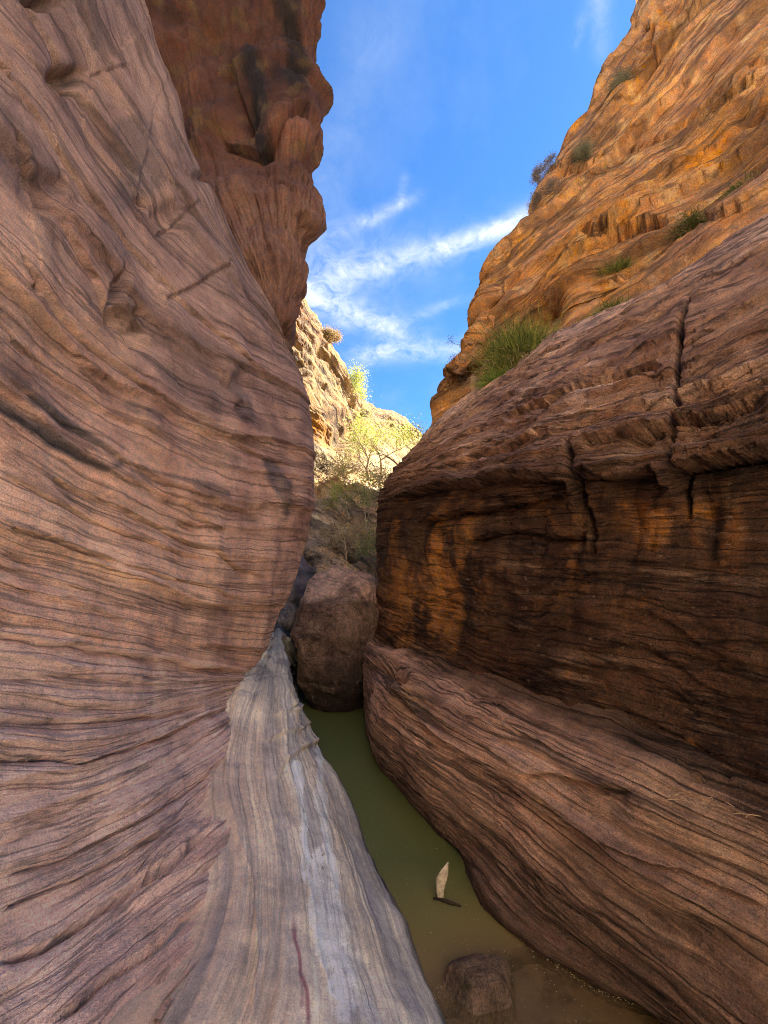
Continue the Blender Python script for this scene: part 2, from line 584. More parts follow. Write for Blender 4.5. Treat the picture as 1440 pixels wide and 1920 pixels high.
A_rows = [
    [(-300, 2700, -.85), (0, 2350, -.80), (120, 2200, -.70), (220, 2080, -.62), (290, 1995, -.56), (338, 1925, -.53)],
    [(-300, 2230, -.97), (0, 2000, -.90), (120, 1915, -.82), (230, 1835, -.76), (330, 1755, -.68), (422, 1675, -.62)],
    [(-300, 2020, -1.02), (0, 1850, -.97), (120, 1785, -.93), (220, 1715, -.88), (320, 1640, -.80), (405, 1580, -.74)],
    [(-300, 1850, -1.08), (0, 1720, -1.04), (120, 1672, -1.02), (230, 1610, -.97), (330, 1545, -.92), (408, 1485, -.86)],
    [(-300, 1640, -1.12), (0, 1570, -1.09), (130, 1535, -1.07), (240, 1490, -1.04), (340, 1440, -1.01), (420, 1392, -.99)],
    [(-300, 1440, -1.16), (0, 1425, -1.12), (140, 1428, -1.10), (250, 1395, -1.10), (350, 1355, -1.09), (432, 1320, -1.12)],
    [(-300, 1290, -1.19), (0, 1320, -1.16), (140, 1335, -1.14), (250, 1330, -1.14), (350, 1310, -1.13), (443, 1284, -1.14)],
    [(-300, 1150, -1.21), (0, 1197, -1.18), (130, 1215, -1.17), (260, 1232, -1.16), (360, 1248, -1.15), (456, 1258, -1.14)],
    [(-300, 960, -1.24), (0, 1080, -1.21), (130, 1112, -1.19), (260, 1150, -1.17), (375, 1178, -1.14), (484, 1190, -1.09)],
    [(-300, 830, -1.26), (0, 988, -1.22), (130, 1030, -1.20), (260, 1075, -1.17), (390, 1110, -1.12), (520, 1118, -1.03)],
    [(-300, 620, -1.28), (0, 815, -1.24), (120, 895, -1.22), (260, 965, -1.18), (410, 1020, -1.10), (553, 1030, -.95)],
    [(-300, 400, -1.32), (0, 622, -1.27), (130, 715, -1.25), (265, 800, -1.20), (425, 880, -1.10), (571, 915, -.88)],
    [(-300, 150, -1.42), (0, 400, -1.38), (125, 510, -1.35), (260, 640, -1.30), (425, 755, -1.16), (573, 815, -.90)],
    [(-300, -100, -1.60), (-10, 150, -1.56), (100, 262, -1.53), (245, 452, -1.45), (395, 620, -1.28), (552, 715, -.99)],
    [(-300, -450, -1.95), (-50, -100, -1.88), (90, 90, -1.80), (235, 310, -1.66), (375, 495, -1.42), (530, 650, -1.10)],
    [(-180, -760, -2.60), (120, -320, -2.30), (246, 0, -2.05), (303, 165, -1.88), (365, 345, -1.66), (510, 615, -1.17)],
]
net = []
for r in A_rows:
    w_ = X(r)
    e = w_[-1]
    d = w_[0]
    net.append([d + np.array([-1.2, -1.5, 0]), d + np.array([-.15, -.6, 0])] + w_ + [e + np.array([-.10, .45, 0]), e + np.array([-1.1, 1.3, 0])])
net.append([p + np.array([-.25, .15, .12]) for p in net[-1]])
net.append([p + np.array([-2.0, .5, .3]) for p in net[-1]])
net = np.array(net)


def relief_left(G):
    s, a, P, x, y, vi = G['s'], G['a'], G['P'], G['x'], G['y'], G['vi']
    low = 1 - ss(vi, 7.0, 7.35)                   # the cleanly striped lower beds
    w0 = s + .10 * n2(a * .55, s * .55, 1) + .028 * n2(a * 1.9, s * 2.5, 2)
    big = .10 * fbm3(P, .9, 3, 5)
    h = big
    amp = 0.55 + 0.9 * ss(n2(a * .5, s * .8, 9), -.3, .5)
    h = h + low * amp * (.030 * ledges(w0, a, .19, 11, .9, .25) + .016 * grooves(w0, a, .11, 12, .25) + .007 * ledges(w0, a, .05, 13, .9, .6))
    up = 1 - low
    h = h + up * (.060 * ledges(w0, a, .46, 21, .9, .22) + .020 * amp * amp * ledges(w0, a, .19, 22, .9, .22) + .006 * amp * ledges(w0, a, .06, 23, .8, .5))
    h = h + up * .014 * fbm3(P, 5.0, 4, 31) + low * .005 * fbm3(P, 7, 3, 32)
    # joints across the beds: broken plate edges
    w1 = a + .12 * n2(a * .8, s * 1.2, 41) + .35 * s
    h = h + up * .016 * ss(n2(np.floor(w1 / .42) * 3.7, np.floor(w0 / .22) * 5.1, 43), -.25, .25) * ss(vi, 10, 13)
    # the long seams
    for line, dep, wd in [
            ([(-200, 1165), (0, 1195), (258, 1231), (360, 1247), (456, 1260)], .050, 7),
            ([(-200, 1350), (0, 1352), (170, 1354), (280, 1340), (400, 1322)], .035, 7),
            ([(-200, 1430), (0, 1424), (100, 1420), (150, 1432), (258, 1396), (366, 1352), (430, 1322)], .045, 7),
            ([(-80, 1300), (0, 1258), (120, 1268), (320, 1288)], .022, 5),
            ([(0, 1796), (90, 1770), (172, 1725), (250, 1672), (310, 1640), (345, 1610), (385, 1585)], .055, 8),
            ([(95, 1925), (170, 1860), (240, 1822), (300, 1785), (335, 1745), (380, 1722), (415, 1680)], .050, 7),
            ([(0, 1640), (110, 1612), (230, 1552), (330, 1500), (400, 1450)], .030, 6),
            ([(0, 1700), (130, 1650), (240, 1590), (310, 1575)], .030, 6),
            ([(100, 895), (116, 902), (190, 935), (258, 966), (320, 1000), (388, 1031), (440, 1062), (509, 1087)], .030, 5),
            ([(0, 988), (110, 1010), (160, 1035), (215, 1057)], .030, 6),
            ([(215, 1057), (340, 1090), (461, 1128)], .020, 4),
            ([(-40, 110), (0, 155), (86, 262), (150, 340), (241, 455)], .030, 7),
            ([(0, 622), (110, 700), (215, 772), (330, 830)], .020, 5),
            ([(320, 918), (350, 945), (390, 985), (430, 1000)], .022, 5),
            ([(30, 0), (90, 80), (142, 165), (200, 260), (258, 345)], .034, 7),
            ([(-20, 250), (40, 330), (110, 420), (180, 520), (210, 600), (300, 665)], .030, 7),
            ([(120, 20), (180, 130), (240, 230), (300, 330), (380, 440)], .026, 6),
            ([(150, 330), (240, 450), (330, 560), (440, 660), (530, 740)], .030, 6),
            ([(0, 470), (90, 580), (180, 660), (300, 745), (430, 810)], .026, 6),
            ([(220, 690), (330, 770), (450, 840), (555, 880)], .024, 5),
            ([(0, 700), (110, 780), (230, 860), (360, 925), (500, 975)], .024, 5),
            ([(0, 880), (80, 930), (180, 975), (300, 1025), (420, 1060)], .022, 5)]:
        h = h + shelf(x, y + 5 * n2(x * .016, y * .016, 77) + .8 * n2(x * .05, y * .03, 78), line, dep * 1.35, wd * 1.0)
    # broken plate edges running across the beds
    for line, dep in [([(300, 562), (330, 550), (365, 534), (408, 505), (425, 500)], .04),
                      ([(290, 440), (325, 425), (345, 395)], .035), ([(165, 142), (200, 132), (235, 122)], .02),
                      ([(325, 392), (345, 395), (360, 380)], .02)]:
        h = h + shelf(x, y + 2 * n2(x * .07, y * .05, 79), line, dep * 1.0, 9)
    # hollows
    for cx, cy, rx, ry, an, dp in [(240, 610, 48, 20, 40, .10), (222, 540, 14, 26, 15, .07), (122, 148, 34, 24, -15, .13), (128, 140, 12, 8, -15, .05), (445, 722, 26, 20, 60, .06),
                                   (448, 765, 14, 12, 0, .03), (262, 583, 9, 7, 20, .05), (48, 550, 9, 7, 20, .05), (262, 382, 16, 8, 40, .05),
                                   (362, 988, 22, 8, 15, .035), (55, 1050, 26, 7, 15, .03), (70, 5, 40, 12, 0, .1), (315, 405, 26, 22, 30, .05),
                                   (70, 360, 60, 30, 30, .04), (505, 860, 12, 30, -20, .02), (365, 340, 18, 8, 20, .06), (340, 1640, 30, 14, -20, .03)]:
        h = h - 1.25 * dp * blob(x + .6 * rx * n2(x * .022, y * .022, cx) + .12 * rx * n2(x * .08, y * .08, cy), y + .6 * ry * n2(x * .022, y * .025, cy + 7), cx, cy, rx, ry, an, 1.5)
    h = h + .05 * blob(x, y, 420, 1560, 40, 30, -30)
    hidden = ss(G['vj'], 7.0, 8.2)
    return h * (1 - .8 * hidden)


def colour_left(G):
    s, a, P, x, y, vi, h = G['s'], G['a'], G['P'], G['x'], G['y'], G['vi'], G['h']
    low = 1 - ss(vi, 7.0, 7.2)
    m = fbm3(P, 1.3, 4, 51)
    c = lerp((.39, .235, .172), (.28, .160, .116), m * 1.1 + .5)
    pink = lerp((.43, .285, .225), (.37, .235, .185), fbm2(a * .5, s * 7, 3, 53) * .9 + .5)
    t = low[..., None]
    c = c * (1 - t) + pink * t
    # the beds just above the seam are paler
    c = lerp(c, (.43, .27, .19), .6 * np.exp(-((vi - 8.6) / 1.4) ** 2) * (1 - low))
    # brown patina towards the top
    c = lerp(c, (.165, .105, .084), .85 * ss(vi, 11.2, 14.5))
    # bluish black varnish in long bands
    v = fbm2(a * .9, s * 5, 4, 55)
    for line, wd, am in [([(-60, 745), (0, 760), (60, 800), (130, 845), (200, 880), (225, 870)], 26, .8), ([(0, 690), (45, 720)], 22, .6),
                         ([(60, 750), (130, 790), (215, 850)], 20, .75), ([(230, 865), (330, 895), (420, 925)], 9, .6), ([(250, 760), (300, 785)], 14, .5),
                         ([(230, 255), (260, 340), (240, 370)], 34, .42), ([(0, 975), (80, 1005)], 12, .5), ([(200, 430), (215, 460)], 36, .35),
                         ([(500, 870), (520, 910), (530, 960)], 17, .7), ([(440, 700), (455, 770)], 22, .65), ([(380, 820), (440, 860)], 20, .4),
                         ([(0, 1870), (40, 1850)], 26, .3), ([(170, 1780), (215, 1745)], 24, .35), ([(330, 700), (400, 740)], 18, .3)]:
        d, _ = seg_dist(x, y, line)
        c = lerp(c, (.052, .047, .052), min(1, am * 1.15) * ss(v * .9 + 1.15 - d / wd, .3, .9))
    # broad brown-black varnish over the upper wall, following the beds
    vb = fbm2(a * .55 + .3 * s, s * 1.3, 5, 60, .6)
    c = lerp(c, (.12, .080, .070), .62 * ss(vb, .02, .36) * ss(vi, 8.8, 11.0))
    vs = fbm2(a * .6, s * 6.5, 4, 61)
    c = lerp(c, (.10, .062, .050), .55 * ss(vs, .16, .42) * ss(vi, 7.2, 9.0))
    # ochre tones in the middle
    c = lerp(c, (.35, .21, .125), .3 * ss(fbm3(P, 2.1, 4, 57), .0, .5) * np.exp(-((vi - 11.2) / 1.5) ** 2))
    # brown, less pink blotches at the bottom
    c = lerp(c, (.30, .195, .145), .8 * ss(fbm3(P, 3.0, 4, 58), -.15, .35) * (1 - ss(vi, 1.6, 2.4)))
    c = lerp(c, (.26, .14, .10), .5 * ss(-h, .0, .05) * low)
    # thin dark and light laminae
    lam = fbm2(a * .5, s * 22, 3, 59)
    c = c * (1 + .20 * lam)[..., None] * np.array([1.50, 1.58, 1.56])
    return c * (1 + 1.05 * low + .25 * (1 - ss(vi, 8, 12)))[..., None] * (1 + low[..., None] * np.array([.0, .06, .12]))  # lower beds brightened in the colour, standing in for light there


surface('canyon_wall', net, [70, 62, 52, 52, 48, 40, 40, 50, 44, 52, 52, 52, 54, 54, 60, 8, 4], [5, 14, 76, 62, 58, 58, 62, 16, 5],
        .32, [2.4, .8, .5, .5, .55, .7, .8, .4, 1.2], relief_left, colour_left, M_left)


# ------------------------------------------------------------------ the pale banded slab between the left wall and the water
def Z(row):
    return [at(px, py, z=z) for px, py, z in row]


B_rows = [
    [(500, 1195, .97), (465, 1262, .76), (435, 1340, .60), (413, 1450, .50), (425, 1600, .42), (402, 1760, .40), (325, 1925, .38), (150, 2200, .35)],
    [(508, 1189, .96), (490, 1262, .74), (468, 1345, .57), (462, 1450, .46), (488, 1600, .38), (485, 1760, .37), (450, 1925, .35), (330, 2200, .32)],
    [(514, 1187, .95), (514, 1258, .72), (512, 1342, .53), (518, 1450, .41), (555, 1600, .335), (570, 1760, .33), (570, 1925, .32), (500, 2200, .3)],
    [(520, 1190, .92), (532, 1265, .68), (545, 1350, .45), (568, 1450, .33), (622, 1600, .26), (657, 1760, .26), (690, 1925, .25), (680, 2200, .25)],
    [(522, 1200, .85), (534, 1285, .57), (562, 1362, .28), (600, 1450, .2), (664, 1600, .13), (722, 1760, .13), (780, 1925, .12), (810, 2200, .12)],
    [(525, 1230, .60), (541, 1310, .35), (576, 1372, .03), (626, 1450, -.01), (690, 1590, -.01), (758, 1740, -.01), (824, 1922, -.01), (880, 2200, -.01)],
]
net = [Z(r) for r in B_rows]
net.insert(0, [p + np.array([-.30, .12, -.06]) for p in net[0]])
net.append([p + np.array([.015, .05, -.35]) for p in net[-1]])
net.append([p + np.array([.10, .05, -.5]) for p in net[-1]])
net = [[r[0] + np.array([.05, 1.2, -.5]), r[0] + np.array([.0, .45, -.1])] + r + [r[-1] + np.array([0, -.7, 0]), r[-1] + np.array([0, -3.5, 0])] for r in net]


def relief_slab(G):
    s, a, P, x, y = G['s'], G['a'], G['P'], G['x'], G['y']
    w0 = s + .035 * n2(a * .9, s * .9, 61) + .012 * n2(a * 2.5, s * 3, 62)
    far = 1 - ss(y, 1340, 1420)
    h = .035 * fbm3(P, 1.6, 3, 60)
    h = h + .010 * grooves(w0, a, .11, 63, .25) + .007 * grooves(w0, a, .05, 64, .4) + .003 * ledges(w0, a, .02, 65)
    zz_ = P[..., 2] + .06 * n2(P[..., 0] * 4, P[..., 1] * 2, 67)
    h = h + far * (.035 * ledges(zz_, P[..., 0] * 2, .10, 66, .9) + .02 * grooves(zz_, P[..., 0] * 2, .07, 68, .5))
    h = h + .008 * fbm3(P, 9, 3, 69)
    for line, dep, wd in [([(640, 1385), (600, 1390), (560, 1410), (530, 1440), (515, 1480)], .03, 6), ([(650, 1310), (600, 1345), (560, 1372), (520, 1385), (490, 1400)], .025, 5),
                          ([(430, 1500), (445, 1560), (470, 1650), (480, 1800), (470, 1950)], .02, 5), ([(490, 1430), (485, 1520), (500, 1600)], .015, 4),
                          ([(598, 1550), (610, 1620), (640, 1700), (655, 1800)], .014, 4), ([(560, 1330), (530, 1345), (500, 1350)], .02, 4),
                          ([(566, 1500), (570, 1600), (590, 1720), (605, 1810), (630, 1880)], .018, 3)]:
        h = h - shelf(x, y + 3 * n2(x * .05, y * .05, 70), line, dep, wd * 1.3)
    return h


def colour_slab(G):
    s, a, P, x, y = G['s'], G['a'], G['P'], G['x'], G['y']
    w0 = s + .05 * n2(a * .9, s * .9, 61) + .014 * n2(a * 2.5, s * 3, 62)
    b1 = fbm2(a * .25, w0 * 8, 5, 71)
    c = lerp((.52, .44, .37), (.33, .305, .30), b1 * 2.1 + .5)
    # pinkish near the wall, cooler near the water
    c = lerp(c, (.42, .31, .255), .75 * ss(-(x - (430 + (y - 1400) * .16 + 60)) / 110, -.6, .8) * ss(y, 1300, 1400))
    b2 = fbm2(a * .3 + 40, w0 * 24, 3, 73)
    c = lerp(c, (.15, .145, .165), .80 * ss(b2, .16, .42) * ss(n2(a * .8, s * 1.5, 75), -.45, .1))
    c = lerp(c, (.60, .53, .44), .55 * ss(-b2, .2, .6))
    # white mineral runs
    for line, wd, am in [([(556, 1440), (562, 1500), (570, 1600), (588, 1700), (604, 1800), (628, 1875)], 9, 1.0), ([(598, 1400), (595, 1480), (608, 1560), (625, 1640), (632, 1700)], 11, .75),
                         ([(600, 1600), (610, 1700), (630, 1800), (640, 1920)], 26, .5), ([(640, 1750), (660, 1850), (690, 1920)], 26, .25)]:
        d, t = seg_dist(x + 9 * n2(y * .02, x * .03, 78), y, line)
        c = lerp(c, (.80, .80, .80), 1.0 * am * ss(1.1 + .5 * n2(x * .05, y * .03, 79) - d / wd, 0, .8))
    # maroon veins
    for line, wd, am in [([(548, 1700), (556, 1780), (568, 1850), (574, 1930), (580, 2000)], 6, .85), ([(590, 1355), (625, 1342), (645, 1335)], 9, .5), ([(560, 1820), (562, 1900)], 4, .5)]:
        d, t = seg_dist(x + 4 * n2(y * .02, x * .03, 78), y, line)
        c = lerp(c, (.20, .075, .095), am * ss(1 - d / wd, 0, .7) * ss(t, 0, .2))
    # dark swirls near the water
    d, t = seg_dist(x, y, [(695, 1570), (715, 1620), (745, 1690)])
    sw = np.sin((s * 150 + a * 6 + 4 * n2(a * 2, s * 4, 81)))
    c = lerp(c, (.10, .10, .125), .8 * ss(sw, .1, .7) * np.exp(-(d / 22) ** 2))
    # grey far end
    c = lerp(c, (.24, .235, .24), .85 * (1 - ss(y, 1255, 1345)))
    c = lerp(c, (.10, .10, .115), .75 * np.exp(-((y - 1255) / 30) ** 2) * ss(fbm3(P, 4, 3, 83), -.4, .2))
    # little dark flakes
    fl = n3(P, 34.0, 85)
    c = lerp(c, (.09, .07, .06), .8 * ss(fl, .52, .62) * np.maximum(blob(x, y, 545, 1520, 40, 70, -10), np.maximum(blob(x, y, 600, 1610, 34, 60, -10), blob(x, y, 560, 1400, 60, 30, 0))))
    # wet dark rim at the waterline
    c = c * (1 - .78 * (1 - ss(P[..., 2], .015, .06)))[..., None] * np.array([1.46, 1.53, 1.38])
    return c


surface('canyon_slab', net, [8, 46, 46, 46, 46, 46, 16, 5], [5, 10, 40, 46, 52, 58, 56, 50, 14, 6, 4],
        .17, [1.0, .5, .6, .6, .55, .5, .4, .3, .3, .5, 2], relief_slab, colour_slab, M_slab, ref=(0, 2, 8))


# ------------------------------------------------------------------ the overhanging block high on the left
def Y(row):
    return [at(px, py, y=y) for px, py, y in row]


# every row is one vertical line on the block, from far above the frame down to its lower tip
C_cols = [
    [(40, -700, 4.6), (80, -250, 4.7), (130, 0, 4.8), (190, 120, 4.9), (250, 260, 4.9), (310, 410, 4.8), (400, 520, 4.7), (470, 610, 4.6), (490, 690, 4.8), (480, 800, 5.4)],
    [(230, -700, 4.7), (262, -250, 4.85), (285, 0, 5.0), (318, 120, 5.15), (352, 260, 5.1), (392, 400, 4.8), (445, 510, 4.6), (490, 600, 4.5), (505, 680, 4.7), (500, 800, 5.4)],
    [(360, -700, 4.7), (372, -250, 4.85), (385, 0, 5.05), (395, 120, 5.2), (415, 250, 5.0), (445, 390, 4.7), (480, 500, 4.55), (498, 580, 4.5), (495, 640, 4.7), (410, 720, 5.4)],
    [(470, -700, 4.7), (472, -250, 4.9), (475, 0, 5.0), (480, 120, 5.1), (490, 245, 4.75), (505, 385, 4.6), (512, 490, 4.55), (514, 565, 4.55), (508, 630, 4.7), (420, 700, 5.4)],
    [(560, -700, 4.9), (552, -250, 5.0), (545, 0, 5.05), (546, 120, 5.1), (550, 240, 4.8), (548, 385, 4.7), (536, 480, 4.7), (526, 555, 4.7), (515, 614, 4.85), (430, 700, 5.4)],
    [(612, -700, 5.2), (600, -250, 5.3), (598, 0, 5.3), (597, 120, 5.4), (598, 240, 5.1), (583, 390, 5.0), (562, 490, 5.0), (545, 555, 5.0), (524, 608, 5.0), (440, 700, 5.6)],
]
net = [Y(r) for r in C_cols]
net.append([p + np.array([-.28, .7, 0]) for p in net[-1]])
net.append([p + np.array([-2.8, 3.0, 0]) for p in net[-1]])
net = [[p + np.array([-1.5, -.2, 0]) for p in net[0]]] + net
net = [[r[0] + np.array([-.5, .3, 1.5])] + r for r in net]


def relief_roof(G):
    s, a, P, x, y = G['s'], G['a'], G['P'], G['x'], G['y']
    w0 = s + .25 * n2(a * .5, s * .5, 91) + .06 * n2(a * 1.8, s * 2.5, 92)
    h = .34 * fbm3(P, .9, 3, 90) - .10 * np.abs(n3(P, 1.5, 89)) + .06 * fbm3(P, 3, 3, 95)
    lowp = ss(y, 250, 420)
    h = h + (.03 + .03 * lowp) * grooves(w0, a, .45, 93, .3) + (.008 + .010 * lowp) * grooves(w0, a, .16, 94, .4) + .012 * ledges(w0, a, .09, 96)
    edge = ss(x, 540, 600)
    h = h + .05 * edge * fbm3(P, 1.8, 3, 97) + .02 * edge * np.abs(n3(P, 3.7, 98)) - .06 * edge
    for line, dep, wd in [([(405, 250), (440, 262), (480, 265), (510, 245), (540, 220), (560, 200), (580, 190)], .20, 12), ([(355, 330), (385, 345), (410, 370)], .08, 8),
                          ([(440, 120), (450, 180), (465, 240)], .10, 12), ([(565, 400), (570, 430), (560, 470)], .14, 7), ([(300, 170), (330, 220), (370, 280)], .10, 14),
                          ([(535, 390), (530, 420), (545, 460), (560, 480)], .06, 6), ([(520, 330), (545, 350), (560, 390)], .06, 8)]:
        h = h + shelf(x, y + 4 * n2(x * .03, y * .03, 99), line, -dep if line[0][1] > line[-1][1] and False else dep, wd * 1.2)
    h = h + .12 * blob(x, y, 535, 240, 45, 30, -10) + .06 * blob(x, y, 585, 400, 14, 40) - .2 * blob(x, y, 460, 190, 30, 60)
    return h


def colour_roof(G):
    s, a, P, x, y = G['s'], G['a'], G['P'], G['x'], G['y']
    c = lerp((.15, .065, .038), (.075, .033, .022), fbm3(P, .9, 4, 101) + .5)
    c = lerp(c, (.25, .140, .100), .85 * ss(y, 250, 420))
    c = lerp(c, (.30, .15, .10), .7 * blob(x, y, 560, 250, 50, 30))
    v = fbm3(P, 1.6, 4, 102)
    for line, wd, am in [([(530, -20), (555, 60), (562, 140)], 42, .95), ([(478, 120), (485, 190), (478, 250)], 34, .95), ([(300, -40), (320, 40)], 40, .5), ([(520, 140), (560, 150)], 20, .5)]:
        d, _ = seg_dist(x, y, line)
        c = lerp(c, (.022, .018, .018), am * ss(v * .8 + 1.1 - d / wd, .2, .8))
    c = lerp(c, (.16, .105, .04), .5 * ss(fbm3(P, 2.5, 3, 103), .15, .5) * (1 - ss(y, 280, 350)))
    c = c * (1 + .2 * fbm2(a * .5, s * 9, 3, 104))[..., None]
    return c * .82


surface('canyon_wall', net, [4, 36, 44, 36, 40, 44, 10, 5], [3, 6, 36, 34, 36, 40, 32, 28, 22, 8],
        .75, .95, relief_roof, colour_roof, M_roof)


# ------------------------------------------------------------------ right wall: the dark bulge
D_rows = [
    [(690, 1204, 5.38), (752, 1236, 4.35), (850, 1286, 3.33), (1000, 1352, 2.46), (1130, 1402, 2.06), (1290, 1466, 1.75), (1440, 1524, 1.50), (1750, 1650, 1.17)],
    [(712, 1140, 5.35), (765, 1160, 4.45), (862, 1195, 3.48), (1000, 1232, 2.58), (1130, 1262, 2.13), (1290, 1300, 1.80), (1440, 1332, 1.56), (1750, 1400, 1.20)],
    [(718, 1040, 5.25), (770, 1050, 4.48), (868, 1062, 3.52), (1000, 1075, 2.62), (1130, 1085, 2.16), (1290, 1100, 1.81), (1440, 1110, 1.57), (1750, 1130, 1.20)],
    [(719, 972, 5.20), (770, 968, 4.48), (868, 962, 3.54), (1000, 957, 2.65), (1130, 955, 2.18), (1290, 950, 1.82), (1440, 935, 1.58), (1750, 910, 1.21)],
    [(722, 930, 5.12), (775, 920, 4.38), (872, 908, 3.46), (1000, 896, 2.58), (1130, 885, 2.13), (1290, 860, 1.78), (1440, 825, 1.55), (1750, 740, 1.20)],
    [(737, 903, 5.20), (800, 882, 4.42), (900, 852, 3.60), (1015, 825, 2.80), (1135, 795, 2.34), (1290, 745, 1.96), (1440, 685, 1.72), (1750, 560, 1.34)],
    [(766, 868, 5.40), (845, 818, 4.65), (935, 772, 3.95), (1040, 735, 3.25), (1150, 700, 2.8), (1290, 640, 2.4), (1440, 565, 2.12), (1750, 410, 1.7)],
    [(800, 832, 5.80), (872, 772, 5.3), (950, 712, 4.9), (1050, 650, 4.3), (1162, 595, 3.8), (1290, 532, 3.3), (1440, 450, 2.9), (1750, 290, 2.3)],
    [(815, 812, 6.30), (888, 752, 6.1), (966, 697, 5.9), (1060, 632, 5.3), (1172, 577, 4.7), (1300, 512, 4.1), (1440, 418, 3.6), (1750, 245, 2.8)],
]
net = [Y(r) for r in D_rows]
net = [[r[0] + np.array([1.3, 1.3, 0]), r[0] + np.array([.12, .45, 0])] + r + [r[-1] + np.array([.35, -.7, 0]), r[-1] + np.array([2.4, -.9, 0])] for r in net]
net.append([p + np.array([.5, .5, .1]) for p in net[-1]])
net.append([p + np.array([2.5, 1.2, -.1]) for p in net[-1]])


def relief_right(G):
    s, a, P, x, y, vi = G['s'], G['a'], G['P'], G['x'], G['y'], G['vi']
    up = ss(vi, 3.2, 4.2)
    w0 = s + .10 * n2(a * .8, s * .8, 111) + .035 * n2(a * 2.6, s * 3.0, 112) + .012 * n2(a * 7, s * 8, 114)
    # beds under the lip swirl: long folds
    w0 = w0 + (1 - up) * (.22 * blob(x, y, 900, 1110, 120, 80, -20) + .12 * n2(a * .9, s * 1.6, 113))
    amp = .5 + .8 * ss(n2(a * .7, s * 1.1, 115), -.4, .5)
    h = .07 * fbm3(P, 1.1, 3, 110)
    h = h + up * (.060 * ledges(w0, a, .17, 121, 1.0, .6) + amp * .042 * ledges(w0, a, .070, 122, 1.0, 1.0) + .022 * ledges(w0, a, .034, 123, .9, 1.6))
    h = h + (1 - up) * (.024 * ledges(w0, a, .13, 124, .9, .6) + amp * .020 * ledges(w0, a, .055, 125, .9, 1.0) + .010 * ledges(w0, a, .03, 126, .9, 1.4))
    h = h + .018 * fbm3(P, 6, 4, 127)
    # scalloped vertical flutes in the recess below the lip
    rec = np.exp(-((vi - 2.9) / .95) ** 2)
    fl = np.abs(n2(a * 2.6 + .4 * n2(s * 2, a, 131), s * .35, 132))
    h = h - rec * .035 * (1 - np.minimum(fl * 3, 1)) ** 2
    # the big lips with drop shadows beneath
    for line, dep, wd, off in [([(735, 940), (790, 925), (860, 905), (950, 893), (1060, 905), (1075, 905)], .09, 11, 14),
                               ([(1080, 895), (1160, 900), (1235, 885), (1265, 905)], .08, 10, 12),
                               ([(1265, 880), (1330, 870), (1400, 855), (1500, 830)], .15, 16, 18),
                               ([(780, 985), (850, 960), (960, 945), (1060, 930)], .06, 9, 12),
                               ([(1180, 835), (1260, 800), (1330, 790), (1450, 740)], .06, 9, 10),
                               ([(830, 880), (950, 840), (1040, 815)], .045, 7, 9),
                               ([(880, 1010), (960, 1000), (1060, 1003), (1110, 1000)], .045, 6, 8),
                               ([(1100, 840), (1170, 825), (1250, 808)], .05, 7, 9),
                               ([(940, 790), (1060, 745), (1180, 700), (1250, 690)], .04, 7, 8)]:
        wob = 7 * n2(x * .018, y * .01, 133) + 3 * n2(x * .06, y * .02, 134) + .8 * n2(x * .16, y * .05, 135)
        h = h + shelf(x, y + wob, line, dep * 1.9, wd * 1.6, 2.0)
    # the joints
    for line, dep, wd in [([(1072, 822), (1080, 870), (1086, 905), (1100, 940), (1113, 975), (1120, 1010), (1120, 1052)], .16, 6.5),
                          ([(1300, 540), (1284, 620), (1274, 680), (1268, 740), (1262, 800), (1266, 850), (1278, 895), (1292, 940), (1302, 990)], .13, 6.5),
                          ([(822, 975), (826, 1020), (824, 1075)], .05, 5), ([(893, 970), (895, 1010)], .03, 4)]:
        d, t = seg_dist(x + 4 * n2(y * .05, x * .01, 137) + 2 * n2(y * .2, x * .01, 138), y, line)
        h = h - dep * 1.5 * np.exp(-(d / (wd * .62)) ** 2) * ss(t, 0, .15) * (1 - ss(t, .8, 1))
    h = h - .10 * blob(x, y, 1210, 625, 70, 16, -38)
    return h


